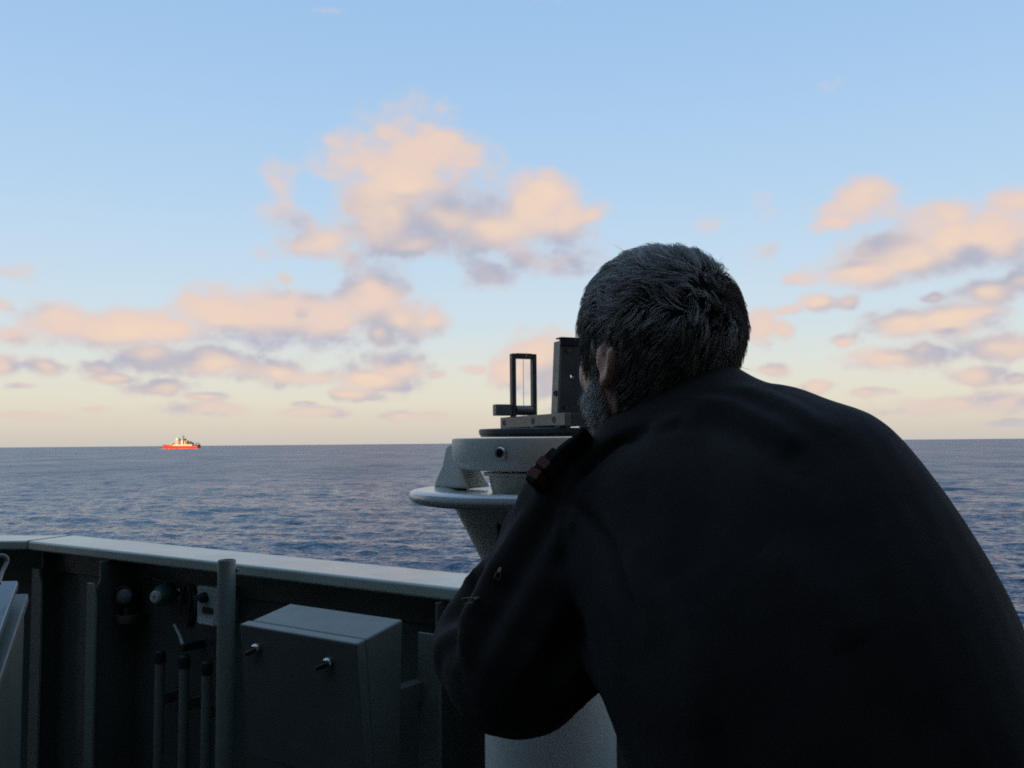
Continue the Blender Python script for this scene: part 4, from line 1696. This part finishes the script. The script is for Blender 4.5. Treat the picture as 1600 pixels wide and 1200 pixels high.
# ------------------------------------------------------------------ far ship
SHIP_D = 2500.0
sp = P(283.5, 700.3, SHIP_D)
sp.z = SEA_Z
HEAD = R(16)                                   # bow to the left and a little away
sh_f = Vector((-math.cos(HEAD), math.sin(HEAD), 0))
sh_s = Vector((sh_f.y, -sh_f.x, 0))            # towards us
if sh_s.y > 0:
    sh_s = -sh_s
L_ = 113.0
ship = thing('offshore_ship', sp, 'red hulled ship with white superstructure on the horizon', 'ship')


def sw_(x, y, z):
    """x forward from midship, y towards us, z above water"""
    return sp + sh_f * x + sh_s * y + Vector((0, 0, z * .90))


bm = bmesh.new()
rings = []
B = 9.0
for x in np.linspace(-.5, .5, 21):
    t_ = x + .5
    w = B * (1 - max(0, (t_ - .68) / .32) ** 2.2) * (0.86 + .14 * min(1, t_ / .15))
    w = max(w, .25)
    top = 9.5 + 4.0 * max(0, (t_ - .80) / .20) ** 1.4 + (1.2 if t_ > .82 else 0)
    rake = 4.0 * max(0, (t_ - .9) / .1)
    rings.append([bm.verts.new(sw_(x * L_ + rk, s * w * f, z)) for s, f, z, rk in ((-1, .80, -1.5, 0), (-1, .95, 3, rake * .4), (-1, 1, top, rake), (1, 1, top, rake), (1, .95, 3, rake * .4), (1, .80, -1.5, 0))])
for A_, B_ in zip(rings, rings[1:]):
    bridge(bm, A_, B_)
bm.faces.new(rings[0][::-1])
bm.faces.new(rings[-1])
hull = obj('hull', bm, M['hullred'], ship, angle=40)


def sbox(name, x0, x1, y0, y1, z0, z1, mat, parent=ship, rake=0.0, **kw):
    bm = bmesh.new()
    prism(bm, [sw_(x0, y0, z0), sw_(x1, y0, z0), sw_(x1 - rake, y0, z1), sw_(x0, y0, z1)], sh_s * (y1 - y0))
    return obj(name, bm, mat, parent, smooth=False, **kw)


def fx(zx):           # column in the 13.3x enlargement -> metres from midship
    return (850 - zx) / 730.0 * 117.0


dk = sbox('deckhouse', fx(1100), fx(715), -8.2, 8.7, 8.6, 14.2, M['shipwhite'])
sbox('bridge_tower', fx(812), fx(758), -6.5, 7.0, 14.2, 30.5, M['shipwhite'], rake=0.8)
sbox('wheelhouse_top', fx(800), fx(762), -4.5, 5.0, 30.5, 34.0, M['shipwhite'])
sbox('middle_house', fx(905), fx(812), -5.5, 5.5, 14.2, 23.5, M['shiporange'])
sbox('accommodation_block', fx(908), fx(866), -6.0, 6.6, 14.2, 26.5, M['shipwhite'])
sbox('funnel', fx(985), fx(925), -4.0, 5.6, 14.2, 25.5, M['shiporange'], rake=1.2)
sbox('funnel_stripe', fx(950), fx(935), 5.62, 6.4, 15.0, 25.0, M['shipwhite'])
sbox('mast_house', fx(935), fx(880), -3.0, 3.0, 26.5, 32.0, M['shipdark'], rake=2.0)
bm = bmesh.new()
cyl(bm, sw_(fx(888), 0, 31), sw_(fx(884), 0, 44), .9, .35, n=8)
cbox(bm, sw_(fx(886), 0, 38.5), 7, 1.0, 1.0, sh_f, sh_s)
cbox(bm, sw_(fx(886), 0, 35.5), 9, 1.2, 1.4, sh_f, sh_s)
obj('mast', bm, M['shipdark'], ship)
for (xa, xb) in ((1080, 1045), (1040, 1000)):
    sbox('winch_house', fx(xa), fx(xb), -4, 5, 14.2, 20.0 if xa > 1050 else 23.0, M['shipdark'])
bm = bmesh.new()
cyl(bm, sw_(fx(650), 2, 9), sw_(fx(650), 2, 21), 1.2, .8, n=8)
cyl(bm, sw_(fx(650), 2, 20), sw_(fx(735), 2, 15.5), .8, .5, n=8)
obj('deck_crane', bm, M['shipwhite'], ship)
sbox('hatch', fx(700), fx(672), -5, 5, 9.3, 18.5, M['shiporange'])
sbox('fore_house', fx(735), fx(640), -5.5, 6, 9.2, 12.5, M['shiporange'])
bm = bmesh.new()
ell(bm, sw_(fx(835), 7.4, 18.5), 4.5, 1.6, 1.5, Matrix((sh_f, sh_s, (0, 0, 1))).transposed())
obj('lifeboat', bm, M['shiporange'], ship)
sbox('aft_gantry', fx(1205), fx(1120), -7.0, 7.2, 9.3, 13.0, M['shipdark'])
bm = bmesh.new()
for y_ in (-6.5, 6.5):
    cyl(bm, sw_(fx(1190), y_, 12.0), sw_(fx(1165), y_, 18.0), .8, n=6)
cyl(bm, sw_(fx(1165), -6.5, 18.0), sw_(fx(1165), 6.5, 18.0), .8, n=6)
obj('stern_frame', bm, M['shipdark'], ship)
for z_ in (16.5, 20.5, 24.5):
    for x_ in (fx(800), fx(784), fx(770)):
        sbox('window', x_ - .9, x_ + .9, 7.02, 7.06, z_, z_ + 1.4, M['darkglass'])
for x_ in np.linspace(fx(1080), fx(735), 14):
    sbox('window', x_ - .6, x_ + .6, 8.72, 8.76, 11.4, 12.5, M['darkglass'])
# bow wave and wake
bm = bmesh.new()
g = np.random.default_rng(2)
for i in range(120):
    x_ = g.choice([g.uniform(42, 62), g.uniform(-66, -44), g.uniform(-50, 52)], p=[.45, .3, .25])
    y_ = 9.5 + g.uniform(0, 6) - (0 if abs(x_) < 44 else g.uniform(0, 12))
    ell(bm, sw_(x_, y_, .2), g.uniform(.8, 2.6), g.uniform(.5, 1.4), g.uniform(.3, .9), sub=1)
struct(obj('foam', bm, M['foam']), 'stuff')
